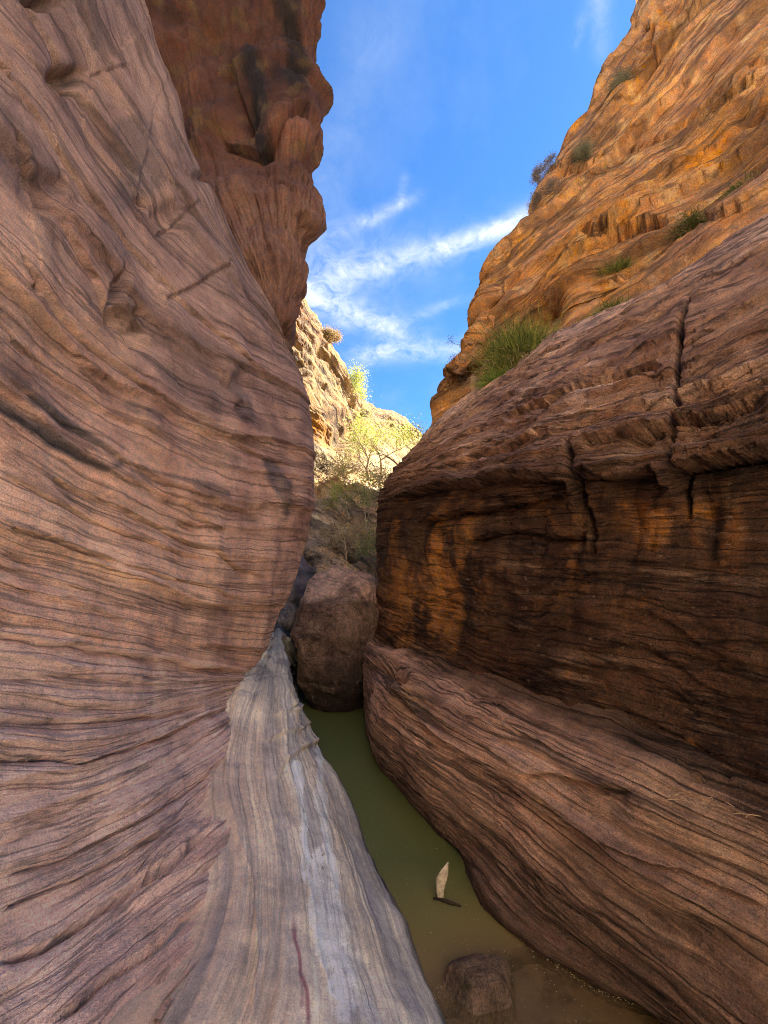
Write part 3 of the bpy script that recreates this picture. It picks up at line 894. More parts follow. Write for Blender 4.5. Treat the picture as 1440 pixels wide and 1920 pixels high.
def colour_right(G):
    s, a, P, x, y, vi, h = G['s'], G['a'], G['P'], G['x'], G['y'], G['vi'], G['h']
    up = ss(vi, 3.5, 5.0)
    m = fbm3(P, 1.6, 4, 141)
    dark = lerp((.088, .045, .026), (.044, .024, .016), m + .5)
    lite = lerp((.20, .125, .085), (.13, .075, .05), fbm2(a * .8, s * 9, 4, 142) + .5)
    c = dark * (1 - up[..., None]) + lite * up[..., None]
    # edges of the beds are worn paler
    lam = fbm2(a * 1.0, s * 16, 4, 143)
    c = lerp(c, (.34, .25, .20), .5 * ss(lam, .25, .55) * up)
    c = lerp(c, (.24, .16, .11), .35 * ss(lam, .3, .55) * (1 - up))
    # rust-coloured streaks running down below the lip
    st = fbm2(x * .014 + .5 * n2(y * .014, x * .01, 144), y * .008, 5, 145, .6)
    below = np.exp(-((vi - 2.5) / 1.25) ** 2)
    left = 1 - ss(x, 900, 1120)
    c = lerp(c, (.25, .115, .035), .7 * ss(st, .0, .5) * below * (.45 + .55 * left))
    for cx, cy, rx, ry, an, am in [(1235, 985, 38, 60, 10, .8), (835, 1120, 40, 80, -10, .8), (872, 1010, 22, 60, 0, .7), (1330, 960, 60, 25, -5, .5), (820, 1020, 12, 60, 0, .8),
                                   (760, 1130, 26, 90, 0, .6), (1380, 1000, 40, 40, 0, .35), (745, 1020, 12, 60, 0, .5)]:
        c = lerp(c, (.33, .15, .042), am * ss(blob(x, y, cx, cy, rx, ry, an) + .5 * fbm3(P, 6, 4, 146), .25, .75))
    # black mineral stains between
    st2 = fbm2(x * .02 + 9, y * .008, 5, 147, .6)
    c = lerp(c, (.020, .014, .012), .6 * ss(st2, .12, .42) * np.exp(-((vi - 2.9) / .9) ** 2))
    c = lerp(c, (.018, .013, .012), .7 * blob(x, y, 1350, 890, 90, 20, -5))  # shade under the big right-hand lip, put into the colour
    # soft ochre near the ledge at the top
    c = lerp(c, (.33, .185, .085), .6 * ss(vi, 6.2, 7.6) * ss(fbm3(P, 1.5, 3, 148), -.3, .3))
    c = lerp(c, (.30, .21, .16), .6 * ss(vi, 6.9, 7.3) * (1 - ss(vi, 7.6, 8.1)))
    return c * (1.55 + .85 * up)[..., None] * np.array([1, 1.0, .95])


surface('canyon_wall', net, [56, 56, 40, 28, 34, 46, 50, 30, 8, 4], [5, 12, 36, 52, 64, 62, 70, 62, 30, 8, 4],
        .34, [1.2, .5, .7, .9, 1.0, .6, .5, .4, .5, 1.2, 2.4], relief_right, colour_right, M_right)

# ------------------------------------------------------------------ right wall: the striated ledge down to the water
E_rows = [
    [(690, 1200, .80), (760, 1230, .80), (852, 1270, .80), (1000, 1340, .80), (1200, 1420, .80), (1440, 1510, .80), (1800, 1650, .78)],
    [(689, 1225, .71), (742, 1268, .73), (832, 1322, .73), (985, 1398, .71), (1185, 1495, .69), (1440, 1610, .66), (1800, 1790, .6)],
    [(689, 1262, .53), (730, 1312, .57), (818, 1375, .59), (965, 1455, .57), (1135, 1560, .53), (1375, 1700, .49), (1750, 1950, .42)],
    [(689, 1300, .32), (712, 1350, .36), (798, 1425, .40), (930, 1522, .38), (1075, 1640, .34), (1290, 1790, .29), (1650, 2080, .25)],
    [(690, 1335, .10), (703, 1382, .14), (778, 1472, .17), (895, 1570, .17), (1015, 1695, .15), (1190, 1830, .11), (1500, 2050, .1)],
    [(690, 1354, -.01), (702, 1402, -.01), (776, 1512, -.01), (868, 1603, -.01), (962, 1745, -.01), (1110, 1850, -.01), (1400, 1975, -.01)],
]
net = [Z(r) for r in E_rows]
net.insert(0, [p + np.array([.22, .20, .12]) for p in net[0]])
net.append([p + np.array([.06, .06, -.35]) for p in net[-1]])
net.append([p + np.array([.1, 0, -.5]) for p in net[-1]])
net = [[r[0] + np.array([1.0, 1.3, 0]), r[0] + np.array([.06, .4, 0])] + r + [r[-1] + np.array([.2, -.6, 0]), r[-1] + np.array([2.0, -.9, 0])] for r in net]


def relief_ledge(G):
    s, a, P, x, y, vi = G['s'], G['a'], G['P'], G['x'], G['y'], G['vi']
    w0 = s + .05 * n2(a * .8, s * 1.2, 151) + .018 * n2(a * 2.4, s * 4, 152)
    amp = .45 + .9 * ss(n2(a * .7, s * 1.6, 153), -.4, .4)
    near = ss(x, 780, 1000)
    h = .05 * fbm3(P, 1.7, 3, 150)
    h = h + (.6 + .6 * near) * (.030 * ledges(w0, a, .10, 154, 1.0, .3) + amp * .022 * grooves(w0, a, .055, 155, .5) + amp * .018 * ledges(w0, a, .036, 156, 1.0, .7))
    h = h + .006 * fbm3(P, 9, 3, 157)
    # the angular edge where the upper facet breaks to the steep one
    h = h + .05 * np.exp(-((vi - 2.9 + .3 * n2(a * .9, 0 * s, 158)) / .35) ** 2) * near
    for line, dep, wd in [                          ([(740, 1290), (800, 1350), (870, 1420), (960, 1470), (1040, 1530), (1150, 1590), (1300, 1690), (1440, 1780)], .05, 9),
                          ([(980, 1445), (1060, 1455), (1130, 1475), (1200, 1490)], .05, 10), ([(1060, 1530), (1180, 1580), (1330, 1640), (1440, 1690)], .04, 8),
                          ([(1290, 1455), (1400, 1490), (1500, 1530)], .03, 6)]:
        h = h + shelf(x, y + 4 * n2(x * .02, y * .02, 159) + 2 * n2(x * .08, y * .05, 160), line, dep * 1.1, wd * 1.4)
    h = h - .34 * blob(x, y, 733, 1262, 30, 17, 28, 1.6)
    return h


def colour_ledge(G):
    s, a, P, x, y, vi = G['s'], G['a'], G['P'], G['x'], G['y'], G['vi']
    w0 = s + .05 * n2(a * .8, s * 1.2, 151) + .018 * n2(a * 2.4, s * 4, 152)
    b = fbm2(a * .35, w0 * 20, 4, 161)
    c = lerp((.44, .275, .20), (.25, .15, .105), b * 1.1 + .45)
    c = lerp(c, (.105, .062, .048), .6 * ss(fbm2(a * .5, w0 * 11, 3, 162), .05, .5))
    c = lerp(c, (.56, .37, .27), .6 * np.exp(-((vi - 1.8) / .9) ** 2) * ss(fbm3(P, 1.6, 3, 163), -.4, .3))
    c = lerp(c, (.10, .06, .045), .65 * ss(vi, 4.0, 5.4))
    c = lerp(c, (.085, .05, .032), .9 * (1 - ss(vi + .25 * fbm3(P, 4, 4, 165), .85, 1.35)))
    c = lerp(c, (.20, .12, .05), .5 * blob(x, y, 770, 1310, 40, 40))
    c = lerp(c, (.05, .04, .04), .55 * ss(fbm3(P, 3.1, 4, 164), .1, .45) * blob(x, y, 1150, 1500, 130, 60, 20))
    c = c * (1 - .65 * (1 - ss(P[..., 2], .01, .07)))[..., None]
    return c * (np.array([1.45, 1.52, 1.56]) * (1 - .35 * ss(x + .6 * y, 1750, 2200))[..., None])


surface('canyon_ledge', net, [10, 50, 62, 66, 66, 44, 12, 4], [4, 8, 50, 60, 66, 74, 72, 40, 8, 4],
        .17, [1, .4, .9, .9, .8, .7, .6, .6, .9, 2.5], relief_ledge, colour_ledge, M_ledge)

# ------------------------------------------------------------------ right wall: the ochre cliff above the ledge
F_rows = [
    [(822, 792, 7.2), (884, 765, 6.9), (962, 715, 6.6), (1062, 650, 6.0), (1172, 595, 5.3), (1302, 530, 4.7), (1440, 432, 4.1), (1750, 245, 3.2)],
    [(826, 748, 7.0), (870, 715, 7.3), (945, 670, 7.2), (1060, 610, 6.5), (1170, 555, 5.8), (1300, 480, 5.1), (1440, 375, 4.5), (1750, 155, 3.5)],
    [(850, 695, 6.7), (895, 650, 6.9), (960, 605, 7.0), (1055, 545, 6.7), (1170, 485, 6.1), (1300, 405, 5.5), (1440, 300, 4.9), (1750, 55, 3.8)],
    [(893, 628, 6.8), (922, 596, 7.0), (980, 545, 6.9), (1060, 490, 6.8), (1180, 415, 6.4), (1300, 325, 5.9), (1440, 215, 5.3), (1750, -70, 4.3)],
    [(918, 545, 7.2), (965, 492, 7.1), (1035, 440, 7.0), (1125, 375, 6.8), (1210, 310, 6.5), (1312, 220, 6.1), (1440, 100, 5.6), (1750, -200, 4.7)],
    [(980, 450, 7.7), (1030, 400, 7.6), (1095, 340, 7.4), (1165, 280, 7.1), (1240, 208, 6.8), (1332, 105, 6.4), (1440, -5, 6.0), (1750, -350, 5.0)],
    [(1040, 340, 8.2), (1080, 288, 8.0), (1135, 228, 7.8), (1200, 158, 7.4), (1272, 75, 7.1), (1352, -20, 6.7), (1450, -125, 6.3), (1750, -500, 5.4)],
    [(1103, 250, 8.6), (1140, 180, 8.4), (1190, 100, 8.1), (1245, 18, 7.8), (1310, -70, 7.4), (1390, -165, 7.0), (1480, -285, 6.6), (1750, -650, 6.0)],
    [(1180, 112, 9.0), (1212, 40, 8.8), (1258, -50, 8.5), (1310, -130, 8.2), (1370, -220, 7.8), (1440, -320, 7.4), (1520, -450, 7.0), (1750, -800, 6.4)],
    [(1238, -5, 9.5), (1268, -80, 9.3), (1305, -160, 9.1), (1350, -240, 8.8), (1400, -330, 8.5), (1465, -430, 8.1), (1540, -560, 7.7), (1750, -900, 7.0)],
]
net = [Y(r) for r in F_rows]
net = [[r[0] + np.array([1.2, 4.5, -.2]), r[0] + np.array([.35, .9, -.1])] + r + [r[-1] + np.array([.8, -1.8, .3]), r[-1] + np.array([3.0, -3.2, .5])] for r in net]  # first column: unseen ridge behind the skyline, shaped to shade the far slope
net.insert(0, [p + np.array([.15, .15, -5.0]) for p in net[0]])  # unseen skirt added below, keeps stray sun off the far slope
net.append([p + np.array([.9, .5, 2.2]) for p in net[-1]])  # unseen tiers added above the frame to keep sun off the left wall
net.append([p + np.array([1.2, .4, 5.0]) for p in net[-1]])
net.append([p + np.array([1.6, .3, 8.0]) for p in net[-1]])


def relief_upper(G):
    s, a, P, x, y, vi = G['s'], G['a'], G['P'], G['x'], G['y'], G['vi'] - 1
    w0 = s + .14 * n2(a * .35, s * .4, 171) + .03 * n2(a * 1.5, s * 1.8, 172)
    amp = .3 + 1.0 * ss(n2(a * .35, s * .6, 173), -.35, .45)
    h = .24 * fbm3(P, .5, 3, 170) + .05 * np.abs(n3(P, 1.6, 168))
    h = h + .32 * ledges(w0, a, .85, 174, 1.0, .16) + amp * .11 * ledges(w0, a, .26, 175, 1.0, .35) + amp * .045 * ledges(w0, a, .10, 176, .9, .6)
    h = h + .04 * fbm3(P, 2.6, 5, 177, .55)
    for line, dep, wd in [([(1085, 455), (1140, 462), (1200, 440), (1260, 425)], .22, 9), ([(1000, 620), (1020, 590), (1040, 575)], .16, 14), ([(1030, 345), (1150, 300), (1260, 250), (1400, 150)], .07, 6),
                          ([(1240, 60), (1225, 100), (1235, 140)], .30, 16), ([(1400, 150), (1440, 130)], .1, 8), ([(1300, 240), (1360, 190), (1440, 160)], .12, 10),
                          ([(1110, 560), (1180, 520), (1300, 450), (1440, 390)], .10, 8), ([(1010, 500), (1130, 470), (1240, 430)], .10, 8)]:
        h = h + shelf(x, y + 5 * n2(x * .02, y * .02, 178) + 3 * n2(x * .08, y * .08, 179), line, dep * 1.3, wd * 1.4)
    for cx, cy, rx, ry, an, dp in [(1410, 230, 34, 22, -20, .30), (1270, 50, 34, 18, -55, .35), (1030, 590, 34, 26, -30, .25), (1330, 290, 70, 40, -35, .25), (1205, 150, 20, 50, 20, .18),
                                   (1240, 365, 50, 18, -30, .15), (880, 700, 30, 30, -45, .15), (1160, 500, 50, 12, -30, .15)]:
        h = h - dp * blob(x, y, cx, cy, rx, ry, an, 1.3)
    return h


def colour_upper(G):
    s, a, P, x, y, vi = G['s'], G['a'], G['P'], G['x'], G['y'], G['vi'] - 1
    w0 = s + .14 * n2(a * .35, s * .4, 171) + .03 * n2(a * 1.5, s * 1.8, 172)
    c = lerp((.30, .175, .095), (.19, .105, .065), fbm3(P, .8, 4, 181) + .5)
    c = lerp(c, (.24, .15, .12), .6 * ss(fbm2(a * .35, w0 * 2.0, 3, 182), .0, .45))
    # fresh ochre where the crust has fallen away
    for cx, cy, rx, ry, an, am in [(1330, 310, 80, 34, -35, 1.0), (1400, 320, 60, 20, -30, .9), (1270, 55, 46, 16, -50, 1.0), (1205, 150, 22, 70, 22, .7), (1025, 595, 34, 26, -30, 1.0),
                                   (985, 480, 18, 40, -30, .7), (1145, 560, 24, 22, -40, .9), (1170, 443, 38, 7, -5, .9), (1250, 60, 20, 30, -40, .6), (1130, 130, 10, 50, 30, .35),
                                   (1060, 545, 22, 12, -35, .6), (1400, 420, 60, 18, -32, .5), (850, 770, 26, 16, -40, .5), (1100, 245, 8, 22, 30, .6), (1330, 400, 70, 12, -32, .5),
                                   (1190, 540, 60, 14, -32, .5)]:
        c = lerp(c, (.29, .145, .040), .95 * am * ss(blob(x, y, cx, cy, rx, ry, an) + .30 * fbm3(P, 2.2, 4, 183), .28, .62))
    c = lerp(c, (.28, .165, .07), .55 * ss(fbm2(a * .6, w0 * 3.2, 4, 184), .18, .5))
    # pale weathered crust
    c = lerp(c, (.44, .34, .24), .45 * ss(fbm3(P, 3.0, 5, 185, .65), .12, .45))
    c = lerp(c, (.085, .055, .042), .75 * ss(fbm2(a * .5, w0 * 1.6, 5, 186, .6), .02, .34))
    c = lerp(c, (.12, .07, .045), .6 * blob(x, y, 870, 705, 38, 50, -45))  # dark underside of the overhang: its shade is painted in
    c = lerp(c, (.05, .03, .022), .7 * blob(x, y, 1400, 235, 26, 18, -20))  # shade inside the small hollow, laid into the rock colour
    lam = fbm2(a * .6, w0 * 12, 3, 187)
    return c * (1 + .35 * lam)[..., None] * np.array([2.75, 2.5, 1.65])


surface('canyon_cliff', net, [6, 20, 26, 34, 42, 44, 46, 46, 44, 40, 10, 8, 8], [4, 10, 26, 36, 44, 44, 46, 46, 30, 8, 4],
        .95, [3, .9, .8, .9, 1.0, 1.0, 1.0, 1.0, 1.4, 2.5, 2.5], relief_upper, colour_upper, M_upper)

# ------------------------------------------------------------------ the far left side of the canyon: sunlit above, in shade below
G_rows = [
    [(470, 420, 13.0), (520, 498, 13.2), (562, 560, 13.6), (600, 612, 14.2), (632, 700, 15.0), (662, 742, 16.0), (700, 785, 17.5), (760, 850, 19)],
    [(460, 500, 12.4), (520, 580, 12.6), (565, 640, 13.0), (602, 695, 13.5), (636, 752, 14.2), (672, 795, 15.0), (712, 835, 16.2), (770, 890, 17.5)],
    [(450, 620, 11.8), (525, 680, 11.9), (568, 735, 12.2), (602, 775, 12.6), (640, 812, 13.2), (680, 850, 13.8), (720, 880, 14.6), (780, 930, 15.5)],
    [(450, 720, 11.5), (530, 750, 11.6), (570, 785, 11.9), (605, 815, 12.2), (645, 850, 12.4), (685, 880, 12.8), (725, 910, 13.3), (790, 960, 14)],
    [(450, 800, 11.3), (535, 810, 11.2), (572, 832, 11.2), (610, 855, 11.2), (650, 885, 11.2), (690, 912, 11.3), (730, 935, 11.6), (800, 985, 12)],
    [(450, 880, 9.9), (535, 885, 9.8), (575, 895, 9.7), (612, 910, 9.6), (655, 930, 9.5), (695, 950, 9.5), (735, 965, 9.6), (800, 1005, 9.8)],
    [(450, 950, 8.9), (530, 955, 8.7), (570, 965, 8.5), (612, 985, 8.3), (655, 1005, 8.1), (700, 1030, 8.0), (735, 1045, 8.0), (800, 1070, 8.0)],
    [(450, 1020, 8.0), (525, 1025, 7.7), (560, 1035, 7.5), (605, 1050, 7.3), (655, 1075, 7.1), (700, 1095, 7.0), (735, 1105, 7.0), (800, 1120, 7.0)],
    [(450, 1100, 7.4), (520, 1105, 7.2), (555, 1120, 7.0), (600, 1140, 6.8), (650, 1150, 6.7), (700, 1160, 6.6), (735, 1165, 6.6), (800, 1170, 6.6)],
    [(450, 1230, 7.0), (520, 1240, 6.9), (555, 1250, 6.8), (600, 1260, 6.6), (650, 1270, 6.5), (700, 1280, 6.5), (735, 1280, 6.5), (800, 1280, 6.5)],
    [(450, 1400, 7.0), (520, 1400, 6.9), (555, 1400, 6.8), (600, 1400, 6.6), (650, 1400, 6.5), (700, 1400, 6.5), (735, 1400, 6.5), (800, 1400, 6.5)],
]
net = [Y(r) for r in G_rows]
net = [[p + np.array([-3.0, 2.0, 1.5]) for p in net[0]]] + net
net = [[r[0] + np.array([-3, -1.5, 0])] + r + [r[-1] + np.array([1, 3, 0])] for r in net]


def relief_far(G):
    s, a, P, x, y, vi = G['s'], G['a'], G['P'], G['x'], G['y'], G['vi']
    w0 = s + .5 * n2(a * .25, s * .3, 191) + .12 * n2(a * .9, s * 1.2, 192)
    h = .35 * fbm3(P, .4, 4, 190) + .14 * ledges(w0, a, 1.0, 193, 1.0, .3) + .10 * ledges(w0, a, .36, 194, 1.0, .5) + .05 * ledges(w0, a, .15, 195, 1.0, .8)
    h = h + .10 * fbm3(P, 2.0, 5, 196, .6)
    # overhanging roof over the ochre hollow
    d, t = seg_dist(x, y, [(540, 770), (570, 800), (600, 828), (630, 832), (645, 815)])
    h = h - .45 * np.exp(-(d / 16) ** 2)
    for cx, cy, rx, ry, dp in [(657, 875, 14, 12, .5), (660, 812, 12, 20, .35), (640, 790, 10, 14, .3)]:
        h = h - dp * blob(x, y, cx, cy, rx, ry)
    # dark grooves on the lower slope
    for line, dep, wd in [([(560, 985), (610, 1010), (660, 1050)], .25, 10), ([(600, 930), (650, 965), (700, 1005)], .16, 8), ([(555, 1010), (580, 1060)], .15, 8)]:
        d, t = seg_dist(x, y, line)
        h = h - dep * np.exp(-(d / wd) ** 2)
    return h


def colour_far(G):
    s, a, P, x, y, vi = G['s'], G['a'], G['P'], G['x'], G['y'], G['vi']
    w0 = s + .5 * n2(a * .25, s * .3, 191) + .12 * n2(a * .9, s * 1.2, 192)
    c = lerp((.52, .37, .20), (.40, .25, .12), fbm3(P, .7, 4, 201) + .4)
    c = lerp(c, (.42, .19, .07), .6 * ss(fbm2(a * .35, w0 * 1.8, 4, 202), .05, .4))
    c = lerp(c, (.10, .06, .04), .75 * ss(fbm2(a * .9, w0 * 3, 4, 203), .18, .42) * ss(fbm3(P, .9, 3, 205), -.1, .3))
    c = lerp(c, (.58, .27, .05), .95 * blob(x, y, 590, 802, 48, 16, 38, 1.5))
    c = lerp(c, (.09, .055, .04), .7 * blob(x, y, 635, 800, 16, 50, -35))
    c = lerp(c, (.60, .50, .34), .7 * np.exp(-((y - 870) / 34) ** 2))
    # lower slope with black streaks, greyed from the shadow edge down
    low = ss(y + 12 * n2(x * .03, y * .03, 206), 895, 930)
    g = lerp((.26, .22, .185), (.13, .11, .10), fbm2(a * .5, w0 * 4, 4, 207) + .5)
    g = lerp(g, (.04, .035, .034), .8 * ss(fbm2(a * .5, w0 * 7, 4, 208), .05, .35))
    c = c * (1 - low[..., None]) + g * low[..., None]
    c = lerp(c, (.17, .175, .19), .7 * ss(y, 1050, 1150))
    return c * (.60 + 3.2 * low)[..., None] * np.array([.90, .79, .56])  # sunlit part dimmed and shaded part lifted in the colour


surface('canyon_cliff', net, [4, 34, 34, 28, 26, 30, 28, 28, 24, 20, 10], [3, 10, 26, 26, 26, 26, 26, 20, 5],
        1.0, 1.0, relief_far, colour_far, M_far)

# unseen wall added behind the camera: sunlit, it throws warm light into the slot
K_rows = [[(-6.5, 1.0, z), (-4.2, -1.6, z), (-2.6, -3.6, z), (.2, -6.2, z), (3.2, -8.6, z), (7.5, -11.5, z), (12, -14, z)] for z in (18, 12, 7, 3, -1.5)]
K_rows = [[np.array([x - .05 * max(z, 0), y - .05 * max(z, 0), z]) for x, y, z in r] for r in K_rows]


def relief_behind(G):
    return .5 * fbm3(G['P'], .35, 4, 601) + .12 * ledges(G['s'] + .3 * n2(G['a'] * .3, G['s'] * .4, 602), G['a'], .6, 603)


def colour_behind(G):
    return lerp((.66, .52, .40), (.56, .42, .30), fbm3(G['P'], .6, 4, 604) + .5)


surface('canyon_wall', K_rows, [30, 30, 30, 20], [16, 16, 20, 24, 24, 20], 4.0, 3.5, relief_behind, colour_behind, M_far, ref=(2, 2, 5))

# the low hill at the end of the canyon
H_rows = [
    [(560, 700, 24), (640, 735, 25), (700, 768, 26), (742, 778, 27), (772, 800, 27), (800, 832, 27), (850, 880, 28), (930, 940, 28)],
    [(560, 760, 22), (640, 790, 23), (700, 812, 23.5), (742, 822, 24), (772, 838, 24), (800, 856, 24), (850, 900, 25), (930, 960, 25)],
    [(560, 850, 19), (640, 870, 19), (700, 875, 19.5), (742, 880, 19.5), (772, 888, 19.5), (800, 900, 19.5), (850, 930, 20), (930, 985, 20)],
    [(560, 960, 14), (640, 970, 14), (700, 975, 14), (742, 980, 14), (772, 985, 14), (800, 990, 14), (850, 1000, 14), (930, 1030, 14)],
]
net = [Y(r) for r in H_rows]
net = [[p + np.array([0.5, 4.0, -.6]) for p in net[0]]] + net
surface('hill', net, [5, 40, 40, 20], [8, 20, 30, 30, 30, 16, 8], 2.0, 2.0, relief_far, colour_far, M_far)

# dark back wall of the slot, left of the boulder
J_rows = [
    [(470, 1000, 6.9), (525, 1010, 6.7), (560, 1030, 6.5), (575, 1060, 6.6)],
    [(470, 1060, 6.4), (520, 1070, 6.1), (548, 1085, 5.95), (566, 1110, 6.2)],
    [(470, 1110, 6.1), (512, 1118, 5.9), (540, 1130, 5.85), (556, 1150, 6.2)],
    [(470, 1170, 6.1), (518, 1175, 6.0), (538, 1182, 5.95), (556, 1195, 6.3)],
    [(470, 1240, 6.0), (530, 1245, 5.85), (556, 1255, 5.8), (572, 1262, 6.3)],
    [(480, 1310, 5.8), (540, 1315, 5.65), (565, 1325, 5.6), (582, 1330, 6.1)],
    [(490, 1380, 5.7), (548, 1385, 5.55), (572, 1395, 5.5), (590, 1400, 6.0)],
]
net = [Y(r) for r in J_rows]
net = [[r[0] + np.array([-1.2, .3, 0])] + r + [r[-1] + np.array([.1, 1.0, 0])] for r in net]


def relief_slot(G):
    s, a, P = G['s'], G['a'], G['P']
    w0 = P[..., 2] + .08 * n2(a, s, 211)
    return .05 * fbm3(P, 2, 3, 212) + .04 * ledges(w0, a, .09, 213) + .02 * grooves(w0, a, .04, 214)


def colour_slot(G):
    s, a, P, y = G['s'], G['a'], G['P'], G['y']
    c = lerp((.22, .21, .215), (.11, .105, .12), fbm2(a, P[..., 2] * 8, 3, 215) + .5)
    c = lerp(c, (.04, .042, .05), .7 * ss(y, 1140, 1230))  # deep shade down in the slot, put into the colour
    return c


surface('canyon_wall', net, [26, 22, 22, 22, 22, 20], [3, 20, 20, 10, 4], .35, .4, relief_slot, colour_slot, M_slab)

# ------------------------------------------------------------------ grid helper for ground sheets
def sheet(name, x0, x1, y0, y1, nx, ny, zf, mat, kind='structure', label=None):
    xs, ys = np.linspace(x0, x1, nx), np.linspace(y0, y1, ny)
    XX, YY = np.meshgrid(xs, ys, indexing='ij')
    ZZ = zf(XX, YY)
    idx = np.arange(nx * ny).reshape(nx, ny)
    q = np.stack([idx[:-1, :-1], idx[1:, :-1], idx[1:, 1:], idx[:-1, 1:]], -1).reshape(-1, 4)
    me = bpy.data.meshes.new(name)
    me.from_pydata(np.stack([XX, YY, ZZ], -1).reshape(-1, 3).tolist(), [], q.tolist())
    me.polygons.foreach_set('use_smooth', np.ones(len(q), bool))
    me.materials.append(mat)
    ob = bpy.data.objects.new(name, me)
    C.objects.link(ob)
    ob['kind'] = kind
    if label:
        ob['label'] = label
    return ob


M_sand = flat_material('pale_sand', (.50, .40, .29), .9, .2, 2.0)
sheet('ground', -400, 400, -400, 400, 41, 41, lambda x, y: -.85 + 0 * x, M_sand)

# mud bed under the pool, coming up through the water at the near right
def bed_z(x, y):
    sh = at(1130, 1890, z=0)
    d = np.hypot((x - sh[0] - .12) / .62, (y - sh[1] + .12) / .36)
    z = -.55 + .52 * np.exp(-d ** 2 * .9)
    z = z + .34 * ss(-y, -2.9, -1.8)
    z = np.minimum(z, -.034)
    P = np.stack([x, y, 0 * x], -1)
    return z + .012 * fbm3(P, 9, 4, 221) + .007 * fbm3(P, 30, 3, 222)


mt = bpy.data.materials.new('wet_silt')
mt.use_nodes = True
t = NT(mt.node_tree)
b = mt.node_tree.nodes['Principled BSDF']
obc = t.n('ShaderNodeTexCoord').outputs['Object']
n_ = t.noise(obc, 6.0, 8, 0.65)
g_ = t.noise(obc, 55.0, 4, 0.7)
c_ = t.ramp(n_, [(0.34, (.11, .07, .048)), (0.48, (.36, .24, .16)), (0.7, (.46, .33, .22))])
c_ = t.mix(t.ramp(g_, [(0.62, (0, 0, 0)), (0.70, (1, 1, 1))]), c_, (.33, .25, .16, 1))
t.link(c_, b.inputs['Base Color'])
b.inputs['Roughness'].default_value = .5
bp = t.n('ShaderNodeBump')
bp.inputs['Strength'].default_value = .8
bp.inputs['Distance'].default_value = .02
t.link(t.m('ADD', n_, t.m('MULTIPLY', g_, .3)), bp.inputs['Height'])
t.link(bp.outputs[0], b.inputs['Normal'])
sheet('pool_bed', -1.3, 2.6, .2, 7.5, 180, 300, bed_z, mt)

# water: clear enough to see the silt where it is shallow, murky green where it is deep
mt = bpy.data.materials.new('murky_green_water')
mt.use_nodes = True
t = NT(mt.node_tree)
mt.node_tree.nodes.clear()
out = t.n('ShaderNodeOutputMaterial')
dep = t.n('ShaderNodeAttribute', attribute_name='depth').outputs['Fac']
obc = t.n('ShaderNodeTexCoord').outputs['Object']
silt = t.noise(obc, 2.2, 4, .55)
turb = t.m('SUBTRACT', 1.0, t.m('EXPONENT', t.m('MULTIPLY', dep, -9.0)))
turb = t.m('MULTIPLY_ADD', turb, .93, .03)
df = t.n('ShaderNodeBsdfDiffuse')
t.link(t.ramp(t.m('ADD', dep, t.m('MULTIPLY', silt, .08)), [(0.10, (.38, .27, .13)), (0.26, (.27, .235, .085)), (0.50, (.13, .165, .06))]), df.inputs[0])
tr = t.n('ShaderNodeBsdfTransparent')
tr.inputs[0].default_value = (.86, .84, .66, 1)
mx = t.n('ShaderNodeMixShader')
t.link(turb, mx.inputs[0])
t.link(tr.outputs[0], mx.inputs[1])
t.link(df.outputs[0], mx.inputs[2])
gl = t.n('ShaderNodeBsdfGlossy')
gl.inputs['Roughness'].default_value = .05
fr = t.n('ShaderNodeFresnel')
fr.inputs[0].default_value = 1.33
rp = t.noise(obc, 9.0, 3, .5)
bp = t.n('ShaderNodeBump')
bp.inputs['Strength'].default_value = .12
bp.inputs['Distance'].default_value = .01
t.link(rp, bp.inputs['Height'])
for nd in (gl, fr):
    t.link(bp.outputs[0], nd.inputs['Normal'])
mx2 = t.n('ShaderNodeMixShader')
t.link(fr.outputs[0], mx2.inputs[0])
t.link(mx.outputs[0], mx2.inputs[1])
t.link(gl.outputs[0], mx2.inputs[2])
t.link(mx2.outputs[0], out.inputs[0])
wat = sheet('water', -1.3, 2.6, .2, 7.5, 160, 240, lambda x, y: 0 * x, mt)
co = np.zeros(len(wat.data.vertices) * 3, np.float32)
wat.data.vertices.foreach_get('co', co)
co = co.reshape(-1, 3)
at_ = wat.data.attributes.new('depth', 'FLOAT', 'POINT')
at_.data.foreach_set('value', np.maximum(-bed_z(co[:, 0].astype(float), co[:, 1].astype(float)), 0).astype(np.float32))


# ------------------------------------------------------------------ mesh helpers for the things
def link_mesh(name, verts, faces, mat, parent=None, smooth=True, cols=None, **props):
    me = bpy.data.meshes.new(name)
    verts = np.asarray(verts, np.float32)
    if isinstance(faces, np.ndarray):
        faces = np.ascontiguousarray(faces)
        k = faces.shape[1]
        me.vertices.add(len(verts))
        me.vertices.foreach_set('co', verts.reshape(-1))
        me.loops.add(faces.size)
        me.loops.foreach_set('vertex_index', faces.reshape(-1).astype(np.int32))
        me.polygons.add(len(faces))
        me.polygons.foreach_set('loop_start', (np.arange(len(faces)) * k).astype(np.int32))
        me.update()
        me.validate()
    else:
        me.from_pydata(verts.tolist(), [], faces)
    me.polygons.foreach_set('use_smooth', np.full(len(me.polygons), smooth))
    if cols is not None:
        a_ = me.attributes.new('rock_colour', 'FLOAT_COLOR', 'POINT')
        c4 = np.ones((len(verts), 4), np.float32)
        c4[:, :3] = cols
        a_.data.foreach_set('color', c4.reshape(-1))
    me.materials.append(mat)
    ob = bpy.data.objects.new(name, me)
    C.objects.link(ob)
    if parent is not None:
        ob.parent = parent
    for k, v in props.items():
        ob[k] = v
    return ob


def empty(name, loc, label, cat_, group=None):
    o = bpy.data.objects.new(name, None)
    C.objects.link(o)
    o.location = loc
    o.empty_display_size = .2
    o['label'], o['category'] = label, cat_
    if group:
        o['group'] = group
    return o


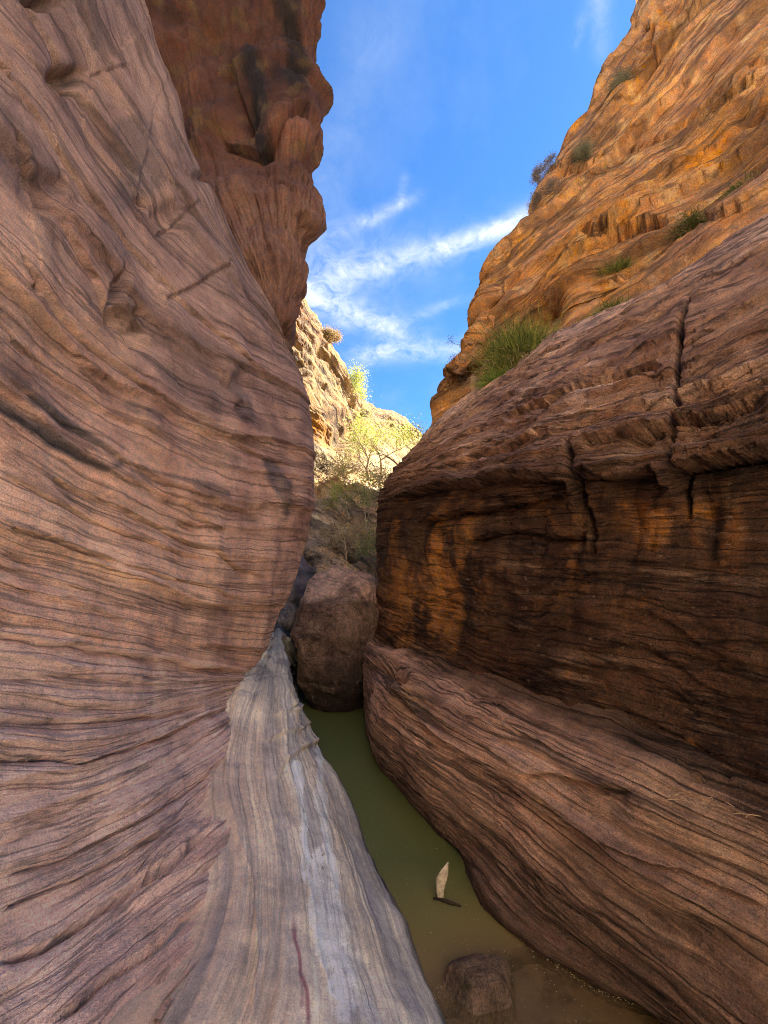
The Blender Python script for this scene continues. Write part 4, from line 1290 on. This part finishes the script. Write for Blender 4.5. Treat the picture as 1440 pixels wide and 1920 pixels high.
def rock_from_outline(name, outline, ydist, thick, n_th=220, n_ph=150, cuts=(), amp=.05, seed=300, colour=None, mat=None, origin=None, **props):
    """a solid rock whose front outline passes through the given pixels at its own distance"""
    pts = np.array([at(px, py, y=ydist) for px, py in outline])
    c = pts.mean(0)
    rel = pts[:, [0, 2]] - c[[0, 2]]
    ang = np.arctan2(rel[:, 1], rel[:, 0])
    rad = np.hypot(rel[:, 0], rel[:, 1])
    o = np.argsort(ang)
    ang, rad = ang[o], rad[o]
    ang = np.concatenate([ang - 2 * np.pi, ang, ang + 2 * np.pi])
    rad = np.concatenate([rad, rad, rad])
    th = np.linspace(-np.pi, np.pi, n_th, endpoint=False)
    ph = np.linspace(0, np.pi, n_ph)
    rr = np.interp(th, ang, rad)
    TH, PH = np.meshgrid(th, ph, indexing='ij')
    e = .62
    sp, cp_ = np.sin(PH) ** e, np.sign(np.cos(PH)) * np.abs(np.cos(PH)) ** e
    Px = rr[:, None] * np.cos(TH) * sp
    Pz = rr[:, None] * np.sin(TH) * sp
    Py = -thick * cp_
    P = np.stack([Px, Py, Pz], -1)
    for nx, ny, nz, d in cuts:
        nv = np.array([nx, ny, nz], float)
        nv /= np.linalg.norm(nv)
        over = np.maximum((P * nv).sum(-1) - d, 0)
        P = P - over[..., None] * nv * .96
    gf = np.random.default_rng(seed)
    for k in range(26):                       # many small fracture faces
        nv = gf.normal(size=3)
        nv[1] = -abs(nv[1])
        nv /= np.linalg.norm(nv)
        pr = (P * nv).sum(-1)
        over = np.maximum(pr - pr.max() * gf.uniform(.84, .95), 0)
        P = P - over[..., None] * nv * .97
    nrm = P / (np.linalg.norm(P, axis=-1)[..., None] + 1e-6)
    W = P + c
    hgt = amp * (fbm3(W, 1.8, 4, seed, .55) + .5 * (np.abs(n3(W, 3.2, seed + 7)) - .3) + .35 * fbm3(W, 11, 4, seed + 9, .6))
    P = P + nrm * hgt[..., None]
    W = P + c
    org = c if origin is None else np.array(origin)
    V = (W - org).reshape(-1, 3)
    idx = np.arange(n_th * n_ph).reshape(n_th, n_ph)
    nx_ = np.roll(idx, -1, 0)
    q = np.stack([idx[:, :-1], idx[:, 1:], nx_[:, 1:], nx_[:, :-1]], -1).reshape(-1, 4)
    qx_, qy_ = project(W)
    col = colour(W, qx_, qy_, hgt) if colour else np.full(W.shape, .2)
    ob = link_mesh(name, V, q, mat or M_boulder, None, True, np.clip(col.reshape(-1, 3), .004, .8), **props)
    uvl = ob.data.uv_layers.new(name='bedding')
    uv = np.stack([W[..., 0] + W[..., 1], W[..., 2]], -1).reshape(-1, 2)
    li = np.zeros(len(ob.data.loops), np.int32)
    ob.data.loops.foreach_get('vertex_index', li)
    uvl.data.foreach_set('uv', uv[li].reshape(-1).astype(np.float32))
    ob.location = org
    return ob


def col_boulder(W, x, y, h):
    c = lerp((.34, .235, .185), (.18, .12, .095), fbm3(W, 2.2, 4, 311) + .5)
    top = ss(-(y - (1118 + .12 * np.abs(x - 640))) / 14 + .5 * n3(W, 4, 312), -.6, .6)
    c = lerp(c, (.74, .52, .40), .9 * top)  # light on the top facet, painted as a paler colour
    c = lerp(c, (.03, .024, .024), .85 * ss(y + 30 * n3(W, 3, 313) + .6 * (x - 640), 1190, 1300))  # shaded lower right side, painted near black
    c = lerp(c, (.30, .24, .17), .5 * ss(fbm3(W, 9, 4, 314, .65), .22, .45))
    return lerp(c, (.05, .04, .04), .5 * ss(fbm3(W, 3, 4, 315), .15, .5))


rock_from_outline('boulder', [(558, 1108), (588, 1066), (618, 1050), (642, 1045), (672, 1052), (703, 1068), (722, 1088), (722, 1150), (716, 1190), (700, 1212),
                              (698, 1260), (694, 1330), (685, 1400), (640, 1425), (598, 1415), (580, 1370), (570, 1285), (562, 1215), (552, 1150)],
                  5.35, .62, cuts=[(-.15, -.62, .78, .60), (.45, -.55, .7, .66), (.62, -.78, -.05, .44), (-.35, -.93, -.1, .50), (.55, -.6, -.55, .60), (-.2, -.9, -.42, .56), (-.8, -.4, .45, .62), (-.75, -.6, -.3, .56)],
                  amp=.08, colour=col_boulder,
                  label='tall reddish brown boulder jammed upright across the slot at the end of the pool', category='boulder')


def col_grey(W, x, y, h):
    return lerp(lerp((.36, .33, .30), (.20, .18, .17), fbm3(W, 6, 4, 321) + .5), (.05, .05, .055), .8 * ss(y, 1165, 1185))


rock_from_outline('rock', [(524, 1140), (532, 1133), (545, 1132), (556, 1142), (560, 1158), (557, 1180), (545, 1186), (530, 1172)],
                  5.5, .16, 90, 60, cuts=[(-.3, -.8, .5, .10)], amp=.03, seed=330, colour=col_grey,
                  label='small pale grey rock wedged in the dark crack left of the big boulder', category='rock')


def col_wet(W, x, y, h):
    c = lerp((.34, .24, .165), (.22, .155, .105), fbm3(W, 8, 4, 331) + .5)
    return lerp(c, (.06, .075, .02), .7 * blob(x, y, 876, 1848, 12, 14))


def flat_rock(name, ctr, rx, ry, top, rot, seed, label, hgt=.22, soak=False):
    n_th, n_ph = 120, 50
    th = np.linspace(0, 2 * np.pi, n_th, endpoint=False)
    ph = np.linspace(0, np.pi, n_ph)
    TH, PH = np.meshgrid(th, ph, indexing='ij')
    rad = 1 + .22 * n2(np.cos(th) * 1.3, np.sin(th) * 1.3, seed)
    sp, cp_ = np.sin(PH) ** .45, np.sign(np.cos(PH)) * np.abs(np.cos(PH)) ** .45
    Xx = rx * rad[:, None] * np.cos(TH) * sp
    Yy = ry * rad[:, None] * np.sin(TH) * sp
    Zz = hgt * cp_
    c_, s_ = math.cos(rot), math.sin(rot)
    P = np.stack([Xx * c_ - Yy * s_, Xx * s_ + Yy * c_, Zz], -1)
    for nx, ny, nz, d in [(.2, -.9, .35, .75 * ry), (.9, -.2, .3, .8 * rx), (-.7, -.5, .5, .75 * rx)]:
        nv = np.array([nx, ny, nz]) / math.sqrt(nx * nx + ny * ny + nz * nz)
        P = P - np.maximum((P * nv).sum(-1) - d, 0)[..., None] * nv
    org = np.array([ctr[0], ctr[1], top - hgt])
    W = P + org
    P = P + (P / (np.linalg.norm(P, axis=-1)[..., None] + 1e-6)) * (.018 * fbm3(W, 6, 4, seed + 3))[..., None]
    W = P + org
    qx_, qy_ = project(W)
    idx = np.arange(n_th * n_ph).reshape(n_th, n_ph)
    nx_ = np.roll(idx, -1, 0)
    q = np.stack([idx[:, :-1], idx[:, 1:], nx_[:, 1:], nx_[:, :-1]], -1).reshape(-1, 4)
    ob = link_mesh(name, P.reshape(-1, 3), q, M_boulder, None, True, np.clip(col_wet(W, qx_, qy_, 0).reshape(-1, 3), .01, .8), label=label, category='rock')
    uvl = ob.data.uv_layers.new(name='bedding')
    li = np.zeros(len(ob.data.loops), np.int32)
    ob.data.loops.foreach_get('vertex_index', li)
    uvl.data.foreach_set('uv', W.reshape(-1, 3)[:, :2][li].reshape(-1).astype(np.float32))
    ob.location = org
    return ob


p = at(905, 1850, z=.02)
flat_rock('rock', (p[0], p[1]), .155, .120, .062, .2, 340, 'rounded brown stone breaking the shallow water at the near end of the pool', .13)
p = at(842, 1862, z=0)
flat_rock('rock', (p[0], p[1]), .07, .09, -.012, .5, 350, 'flat dark stone just under the water beside the pale slab', .1)

# ------------------------------------------------------------------ stick standing out of the water
M_wood = flat_material('bleached_wood', (.48, .43, .32), .8, .45, 60)
p = at(832, 1690, z=0)
q_ = at(843, 1622, y=p[1] - .02)


def tube(pts, radii, n=7, flat=1.0):
    pts = np.array(pts, float)
    V, Fc = [], []
    for i, (c, r) in enumerate(zip(pts, radii)):
        d = pts[min(i + 1, len(pts) - 1)] - pts[max(i - 1, 0)]
        d /= np.linalg.norm(d) + 1e-9
        u = np.cross(d, [0.13, 0.97, 0.2])
        u /= np.linalg.norm(u) + 1e-9
        v = np.cross(d, u)
        for k in range(n):
            an = 2 * np.pi * k / n
            V.append(c + r * (math.cos(an) * u + math.sin(an) * v * flat))
    for i in range(len(pts) - 1):
        for k in range(n):
            a_, b_ = i * n + k, i * n + (k + 1) % n
            Fc.append((a_, b_, b_ + n, a_ + n))
    Fc.append(tuple(range(n))[::-1])
    Fc.append(tuple((len(pts) - 1) * n + k for k in range(n)))
    return V, Fc


def join(parts):
    V, Fc, o = [], [], 0
    for v, f in parts:
        V += [tuple(x) for x in v]
        Fc += [tuple(i + o for i in ff) for ff in f]
        o += len(v)
    return V, Fc


H = float(q_[2])
pts = [(.0, 0, -.06), (-.012, 0, 0), (-.018, 0, H * .25), (-.012, 0, H * .5), (.006, 0, H * .75), (.024, 0, H * 1.0)]
stick = empty('driftwood', (p[0], p[1], 0), 'short pale curved piece of driftwood standing up out of the green water', 'driftwood')
v, f = tube(pts, [.010, .012, .019, .026, .020, .002], 9, .35)
v = np.array(v)
v += .006 * np.stack([n3(v, 45, 360), n3(v, 45, 361), n3(v, 45, 362)], -1)
link_mesh('branch', v, f, M_wood, stick)
v, f = join([tube([(-.05, .01, .006), (-.02, .0, .010), (.03, -.02, .006), (.075, -.035, .003)], [.006, .010, .012, .004], 7, .6)])
link_mesh('root', v, f, flat_material('wet_dark_wood', (.03, .022, .015), .4, .4, 40), stick)

# floating bits on the water, too many to count
M_fleck = flat_material('dry_flecks', (.42, .36, .22), .8, .3, 50)
V, Fc = [], []
for k in range(760):
    if k >= 420:
        ln = [(776, 1512), (868, 1603), (962, 1745), (1110, 1850), (1200, 1885)] if k < 640 else [(626, 1450), (690, 1590), (758, 1740), (824, 1922)]
        f_ = rng.uniform(0, len(ln) - 1.001)
        i_ = int(f_)
        px = ln[i_][0] + (ln[i_ + 1][0] - ln[i_][0]) * (f_ - i_) + (-1 if k < 640 else 1) * abs(rng.normal(0, 7))
        py = ln[i_][1] + (ln[i_ + 1][1] - ln[i_][1]) * (f_ - i_) + rng.normal(0, 3)
    elif k < 300:
        px, py = rng.uniform(770, 1180), rng.uniform(1640, 1915)
    else:
        px, py = rng.uniform(640, 900), rng.uniform(1380, 1680)
    c = at(px, py, z=.003)
    r = rng.uniform(.0010, .0030) * (1.6 if rng.random() < .1 else 1)
    an = rng.uniform(0, 6.3)
    o = len(V)
    e = rng.uniform(.35, 1)
    for q4 in range(5):
        t4 = an + q4 * 2 * np.pi / 5
        V.append((c[0] + r * math.cos(t4), c[1] + r * e * math.sin(t4), .002))
    V.append((c[0], c[1], .0035))
    Fc += [(o + i, o + (i + 1) % 5, o + 5) for i in range(5)]
link_mesh('floating_debris', V, Fc, M_fleck, None, False, kind='stuff', label='tiny pale flecks floating on the shallow water')

# dry twigs lying on the ledge
M_twig = flat_material('dry_twigs', (.42, .31, .19), .85, .35, 40)
parts = []
for k in range(80):
    px = rng.normal(1250, 120)
    py = 1465 + (px - 1250) * .42 + rng.normal(0, 16)
    c = at(px, py, z=.775)
    L, an = rng.uniform(.008, .03), rng.uniform(0, 6.3)
    d = np.array([math.cos(an), math.sin(an), 0]) * L
    parts.append(tube([c - d, c + np.array([rng.normal(0, .004), rng.normal(0, .004), .006]), c + d], [.0012, .0016, .0008], 4))
v, f = join(parts)
link_mesh('dry_litter', v, f, M_twig, None, False, kind='stuff', label='dry twig litter lying on the striated ledge')

# ------------------------------------------------------------------ plants
M_blade = [flat_material('green_stems', (.15, .20, .045), .7, .5, 9, .25), flat_material('yellow_green_stems', (.38, .40, .09), .7, .35, 9, .3),
           flat_material('dry_stems', (.50, .38, .19), .8, .35, 9, .15), flat_material('bright_grass', (.18, .33, .06), .7, .3, 9, .3)]


def blades(n, radius, height, width, spread, droop, seed, up=(0, 0, 1), flatten=(1, 1, 1), segs=3, zs=.35, out=1.5):
    g = np.random.default_rng(seed)
    base = g.normal(0, radius * .33, (n, 3)) * np.array(flatten)
    base[:, 2] *= zs
    d = g.normal(0, spread, (n, 3)) + np.array(up) + base / radius * spread * out
    d /= np.linalg.norm(d, axis=1)[:, None]
    L = height * g.uniform(.45, 1.0, n)
    side = np.cross(d, g.normal(size=(n, 3)))
    side /= np.linalg.norm(side, axis=1)[:, None]
    wd = width * g.uniform(.6, 1.3, n)
    kink = g.normal(0, .12, (n, 3))
    V = []
    for k in range(segs + 1):
        t_ = k / segs
        c = base + d * (L * t_)[:, None] + kink * (L * t_ * t_)[:, None] + np.array([0, 0, -droop]) * (L * t_ ** 2.2)[:, None]
        wk = (wd * (1 - t_ ** 1.5 * .9))[:, None]
        V.append(c - side * wk)
        V.append(c + side * wk)
    V = np.stack(V, 1)
    m_ = 2 * (segs + 1)
    fa = []
    for k in range(segs):
        fa.append(np.stack([np.arange(n) * m_ + 2 * k, np.arange(n) * m_ + 2 * k + 1, np.arange(n) * m_ + 2 * k + 3, np.arange(n) * m_ + 2 * k + 2], 1))
    return V.reshape(-1, 3), np.concatenate(fa)


def tuft(name, px, py, y, label, cat_, spec, group=None):
    o = empty(name, at(px, py, y=y), label, cat_, group)
    for part_name, m_, kw in spec:
        v, f = blades(**kw)
        link_mesh(part_name, v, f, m_, o, False)
    return o


up = (-.12, -.1, 1)
tuft('bush', 982, 682, 5.5, 'big dense green bush of thin upright stems on the right wall ledge', 'bush', [
    ('foliage', M_blade[0], dict(n=7500, radius=.66, height=.30, width=.0042, spread=.45, droop=.05, seed=401, up=(-.05, -.1, .9), flatten=(.95, .6, 1.0), zs=.85, out=3.2)),
    ('tip', M_blade[1], dict(n=3000, radius=.70, height=.33, width=.0034, spread=.5, droop=.08, seed=402, up=(-.05, -.1, .9), flatten=(.95, .7, 1.0), zs=.85, out=3.4)),
    ('dry_stem', M_blade[2], dict(n=700, radius=.6, height=.34, width=.0035, spread=.8, droop=.8, seed=403, up=(.3, -.3, -.2), flatten=(1, .8, .5)))])
tuft('bush', 935, 728, 5.45, 'small bright yellow green bush at the left foot of the big green bush', 'bush', [
    ('foliage', M_blade[3], dict(n=1300, radius=.22, height=.30, width=.0038, spread=.55, droop=.15, seed=404, up=(-.25, -.2, 1))),
    ('tip', M_blade[1], dict(n=500, radius=.22, height=.34, width=.0030, spread=.55, droop=.15, seed=405, up=(-.25, -.2, 1)))])
GR = 'grass tufts on the right wall ledge'
for i, (px, py, y, r_, h_, lab) in enumerate([
        (1075, 640, 5.15, .22, .20, 'low bright green grass tuft just right of the big bush'),
        (1108, 618, 4.95, .20, .22, 'yellow green grass tuft in the middle of the ledge row'),
        (1150, 592, 4.65, .24, .26, 'tallest arching grass tuft, farthest up the ledge under the slanting slab')]):
    tuft('grass_tuft', px, py, y, lab, 'grass', [
        ('blades', M_blade[3 if i < 2 else 0], dict(n=900, radius=r_, height=h_, width=.0035, spread=.55, droop=.45, seed=410 + i)),
        ('dry_blades', M_blade[2], dict(n=350, radius=r_, height=h_ * 1.1, width=.0028, spread=.7, droop=.6, seed=420 + i)),
        ('tip', M_blade[1], dict(n=350, radius=r_, height=h_ * 1.1, width=.0028, spread=.6, droop=.5, seed=430 + i))], GR)
for i, (px, py, y, r_, h_, lab, ms) in enumerate([
        (1160, 512, 6.0, .30, .26, 'dark green grass clump in a hollow of the ochre cliff', (0, 1)),
        (1300, 425, 5.2, .28, .24, 'dull green grass clump on the upper shelf left of the dry grass', (0, 2)),
        (1405, 392, 4.35, .30, .30, 'dry straw coloured grass clump at the right edge of the photo', (2, 1)),
        (1395, 362, 4.8, .30, .22, 'olive grass clump above the dry straw clump at the right edge', (0, 2))]):
    tuft('grass_tuft', px, py, y, lab, 'grass', [
        ('blades', M_blade[ms[0]], dict(n=800, radius=r_, height=h_, width=.0035, spread=.6, droop=.45, seed=440 + i)),
        ('dry_blades', M_blade[ms[1]], dict(n=500, radius=r_, height=h_, width=.0028, spread=.75, droop=.5, seed=450 + i))], 'grass clumps growing on the ochre cliff')

# weathered log stub and thin posts of wood under the overhang
M_log = flat_material('weathered_wood', (.50, .34, .17), .85, .3, 14)
o = empty('log_stub', at(893, 758, y=6.0), 'pale broken log stub standing upright under the overhang beside the big bush', 'log')
a0, a1 = at(896, 762, y=6.0), at(888, 706, y=6.0)
v, f = tube([a0 - a0, (a1 - a0) * .35 + [.015, 0, 0], (a1 - a0) * .7 + [-.01, 0, 0], a1 - a0], [.085, .07, .065, .045], 10)
v = np.array(v)
v = v + .02 * np.stack([n3(v, 9, 370), n3(v, 9, 371), n3(v, 9, 372)], -1)
o.location = a0
link_mesh('trunk', v, f, M_log, o)
b0, b1 = at(868, 776, y=6.0) - a0, at(862, 745, y=6.0) - a0
v, f = tube([b0, (b0 + b1) / 2 + [.01, 0, 0], b1], [.02, .016, .006], 6)
link_mesh('splinter', v, f, M_log, o)


# branching woody plants
def branches(seed, length, radius, levels=4, split=3, spread=.55, up=.25, d0=(0, 0, 1), tips=None, nseg=4, shrink=.68):
    g = np.random.default_rng(seed)
    parts = []

    def grow(p, d, L, r, lev):
        pts, rad = [p], [r]
        for k in range(nseg):
            d = d + g.normal(0, .16, 3) + np.array([0, 0, up * .12])
            d = d / np.linalg.norm(d)
            p = p + d * L / nseg
            pts.append(p)
            rad.append(r * (1 - .45 * (k + 1) / nseg))
            if lev > 0 and k >= 1 and g.random() < .55:
                nd = d + g.normal(0, spread, 3)
                grow(p, nd / np.linalg.norm(nd), L * shrink * g.uniform(.6, 1), rad[-1] * .6, lev - 1)
        parts.append(tube(pts, rad, 5 if lev > 1 else 3))
        if lev > 0:
            for _ in range(split - 1):
                nd = d + g.normal(0, spread, 3)
                grow(p, nd / np.linalg.norm(nd), L * shrink * g.uniform(.7, 1.1), rad[-1] * .8, lev - 1)
        elif tips is not None:
            tips.append(p)
        if lev <= 1 and tips is not None:
            tips.extend(pts[1:])
    grow(np.zeros(3), np.array(d0, float) / np.linalg.norm(d0), length, radius, levels)
    return join(parts)


def leaves(centres, per, rad, size, seed, aspect=.6):
    g = np.random.default_rng(seed)
    c = np.repeat(np.array(centres), per, 0)
    n = len(c)
    c = c + g.normal(0, rad, (n, 3))
    u = g.normal(size=(n, 3))
    u /= np.linalg.norm(u, axis=1)[:, None]
    v = np.cross(u, g.normal(size=(n, 3)))
    v /= np.linalg.norm(v, axis=1)[:, None]
    s_ = (size * g.uniform(.5, 1.25, n))[:, None]
    V = np.stack([c - u * s_, c - v * s_ * aspect, c + u * s_, c + v * s_ * aspect], 1).reshape(-1, 3)
    return V, np.arange(4 * n).reshape(n, 4)


M_bark = flat_material('grey_brown_bark', (.20, .145, .10), .9, .3, 12)
M_pale = flat_material('pale_bark', (.40, .32, .22), .9, .25, 12)
M_leafy = flat_material('spring_leaves', (.33, .36, .07), .6, .35, 5, .45)
M_leafo = flat_material('olive_leaves', (.13, .15, .05), .7, .4, 5, .3)
M_leafr = flat_material('tan_leaves', (.34, .24, .11), .7, .4, 5, .3)
M_sage = flat_material('sage_leaves', (.24, .25, .15), .8, .3, 5, .2)
M_mauve = flat_material('mauve_twigs', (.26, .22, .18), .9, .3, 12)


def woody(name, px, py, y, label, cat_, br, lf=None, bark=M_bark, group=None):
    o = empty(name, at(px, py, y=y), label, cat_, group)
    tips = []
    v, f = branches(tips=tips, **br)
    link_mesh('trunk' if cat_ == 'tree' else 'stem', v, f, bark, o, False)
    if lf:
        per, rad, size, m_, keep = lf
        g = np.random.default_rng(br['seed'] + 5)
        tp = [t_ for t_ in tips if g.random() < keep]
        lv, lfc = leaves(tp, per, rad, size, br['seed'] + 1)
        link_mesh('crown' if cat_ == 'tree' else 'foliage', lv, lfc, m_, o, False)
    return o


SK = 'twiggy shrubs on the skyline of the right cliff'
woody('shrub', 1062, 352, 8.0, 'largest twiggy shrub on the right skyline, grey brown twigs above the bright cloud', 'shrub', dict(seed=501, length=.42, radius=.014, levels=4, split=4, spread=.55, d0=(-.9, -.2, .5)), (3, .03, .010, M_mauve, .8), M_mauve, SK)
woody('shrub', 1052, 385, 7.9, 'lower grey brown shrub just below the largest one on the right skyline', 'shrub', dict(seed=502, length=.34, radius=.012, levels=4, split=4, spread=.6, d0=(-1, -.2, .2)), (3, .03, .010, M_mauve, .8), M_mauve, SK)
woody('shrub', 1095, 330, 7.7, 'dry tan shrub on the rock beside the grey brown skyline shrubs', 'shrub', dict(seed=503, length=.24, radius=.010, levels=4, split=4, spread=.6, d0=(-.3, -.6, .6)), (3, .06, .010, M_sage, .8), M_pale, SK)
woody('shrub', 912, 620, 7.2, 'small grey green shrub where the skyline steps down to the overhang', 'shrub', dict(seed=504, length=.26, radius=.010, levels=3, split=4, spread=.6, d0=(-.6, -.2, .8)), (6, .03, .013, M_sage, 1.0), M_bark, SK)
woody('shrub', 880, 668, 7.0, 'sparse twiggy shrub on the sloping edge above the overhang', 'shrub', dict(seed=505, length=.28, radius=.008, levels=3, split=3, spread=.6, d0=(-.9, -.2, .5)), (2, .03, .010, M_sage, .8), M_bark, SK)
woody('shrub', 1172, 205, 7.9, 'sage green shrub growing high on the ochre cliff face', 'shrub', dict(seed=506, length=.26, radius=.012, levels=4, split=4, spread=.6, d0=(-.2, -.7, .5)), (4, .08, .011, M_sage, .8), M_pale)

# far trees and brush
woody('cottonwood_tree', 668, 790, 15.5, 'loose yellow green tree rising above the far cliff skyline', 'tree', dict(seed=511, length=.82, radius=.05, levels=5, split=2, spread=.55, d0=(0, 0, 1), shrink=.78), (9, .16, .026, M_leafy, .8), M_pale)
woody('cottonwood_tree', 712, 915, 11.0, 'bright yellow green tree standing in sun below the far skyline', 'tree', dict(seed=512, length=.78, radius=.05, levels=5, split=3, spread=.7, d0=(-.1, 0, 1), shrink=.80), (4, .15, .024, M_leafy, .6), M_pale)
woody('bare_tree', 728, 925, 7.8, 'leafless tree with long forked branches leaning right beside the dark right wall', 'tree', dict(seed=515, length=.55, radius=.042, levels=5, split=2, spread=.45, d0=(.42, 0, .95), shrink=.80), None, M_bark)
woody('bare_tree', 690, 900, 10.0, 'thin pale leafless tree leaning left in front of the far cliff', 'tree', dict(seed=519, length=.55, radius=.035, levels=4, split=3, spread=.42, d0=(-.15, 0, 1), shrink=.74), None, M_pale)
woody('bare_tree', 697, 790, 17, 'small leafless tree on the far skyline right of the loose yellow green tree', 'tree', dict(seed=523, length=.4, radius=.02, levels=4, split=3, spread=.5, d0=(0, 0, 1)), None, M_bark)
M_leafb = flat_material('bright_olive_leaves', (.30, .33, .11), .7, .4, 5, .35)
M_strw = flat_material('straw_leaves', (.50, .40, .22), .7, .35, 5, .3)
BR = 'brush filling the canyon floor behind the boulder'
for i, (px, py, y, L, lab, m_, keep, bk) in enumerate([
        (702, 1085, 7.0, .42, 'olive leafy brush hard against the right wall, just above the boulder', M_leafb, .35, M_pale),
        (695, 1010, 8.2, .50, 'tangled olive brush in shade on the canyon floor below the bright tree', M_leafb, .35, M_pale),
        (650, 1070, 7.2, .40, 'sparse brush with dry tan leaves over the grey slope', M_strw, .35, M_pale),
        (655, 985, 8.6, .45, 'pale yellow green bush at the line where sunlight meets shade', M_leafy, .5, M_pale),
        (712, 975, 7.9, .45, 'grey brown leafless thicket beside the edge of the dark right wall', M_strw, .25, M_pale),
        (650, 915, 9.6, .34, 'pale dry bush in front of the dark hollow in the sunlit cliff', M_strw, .6, M_pale),
        (676, 1040, 7.6, .40, 'twiggy brush with orange brown leaves in the middle of the thicket', M_leafr, .4, M_pale),
        (690, 950, 8.8, .45, 'yellow green brush in sun at the foot of the bright tree', M_leafy, .5, M_pale)]):
    woody('brush', px, py, y, lab, 'bush', dict(seed=530 + i, length=L, radius=.018, levels=4, split=3, spread=.55, d0=(-.15, 0, 1), shrink=.74), (3, .07, .019, m_, keep), bk, BR)
woody('shrub', 606, 668, 14.2, 'round pinkish tan bush on the skyline of the sunlit left cliff', 'shrub', dict(seed=541, length=.42, radius=.02, levels=4, split=4, spread=.6, d0=(.5, 0, .6)), (8, .08, .022, M_leafr, 1.0), M_pale)
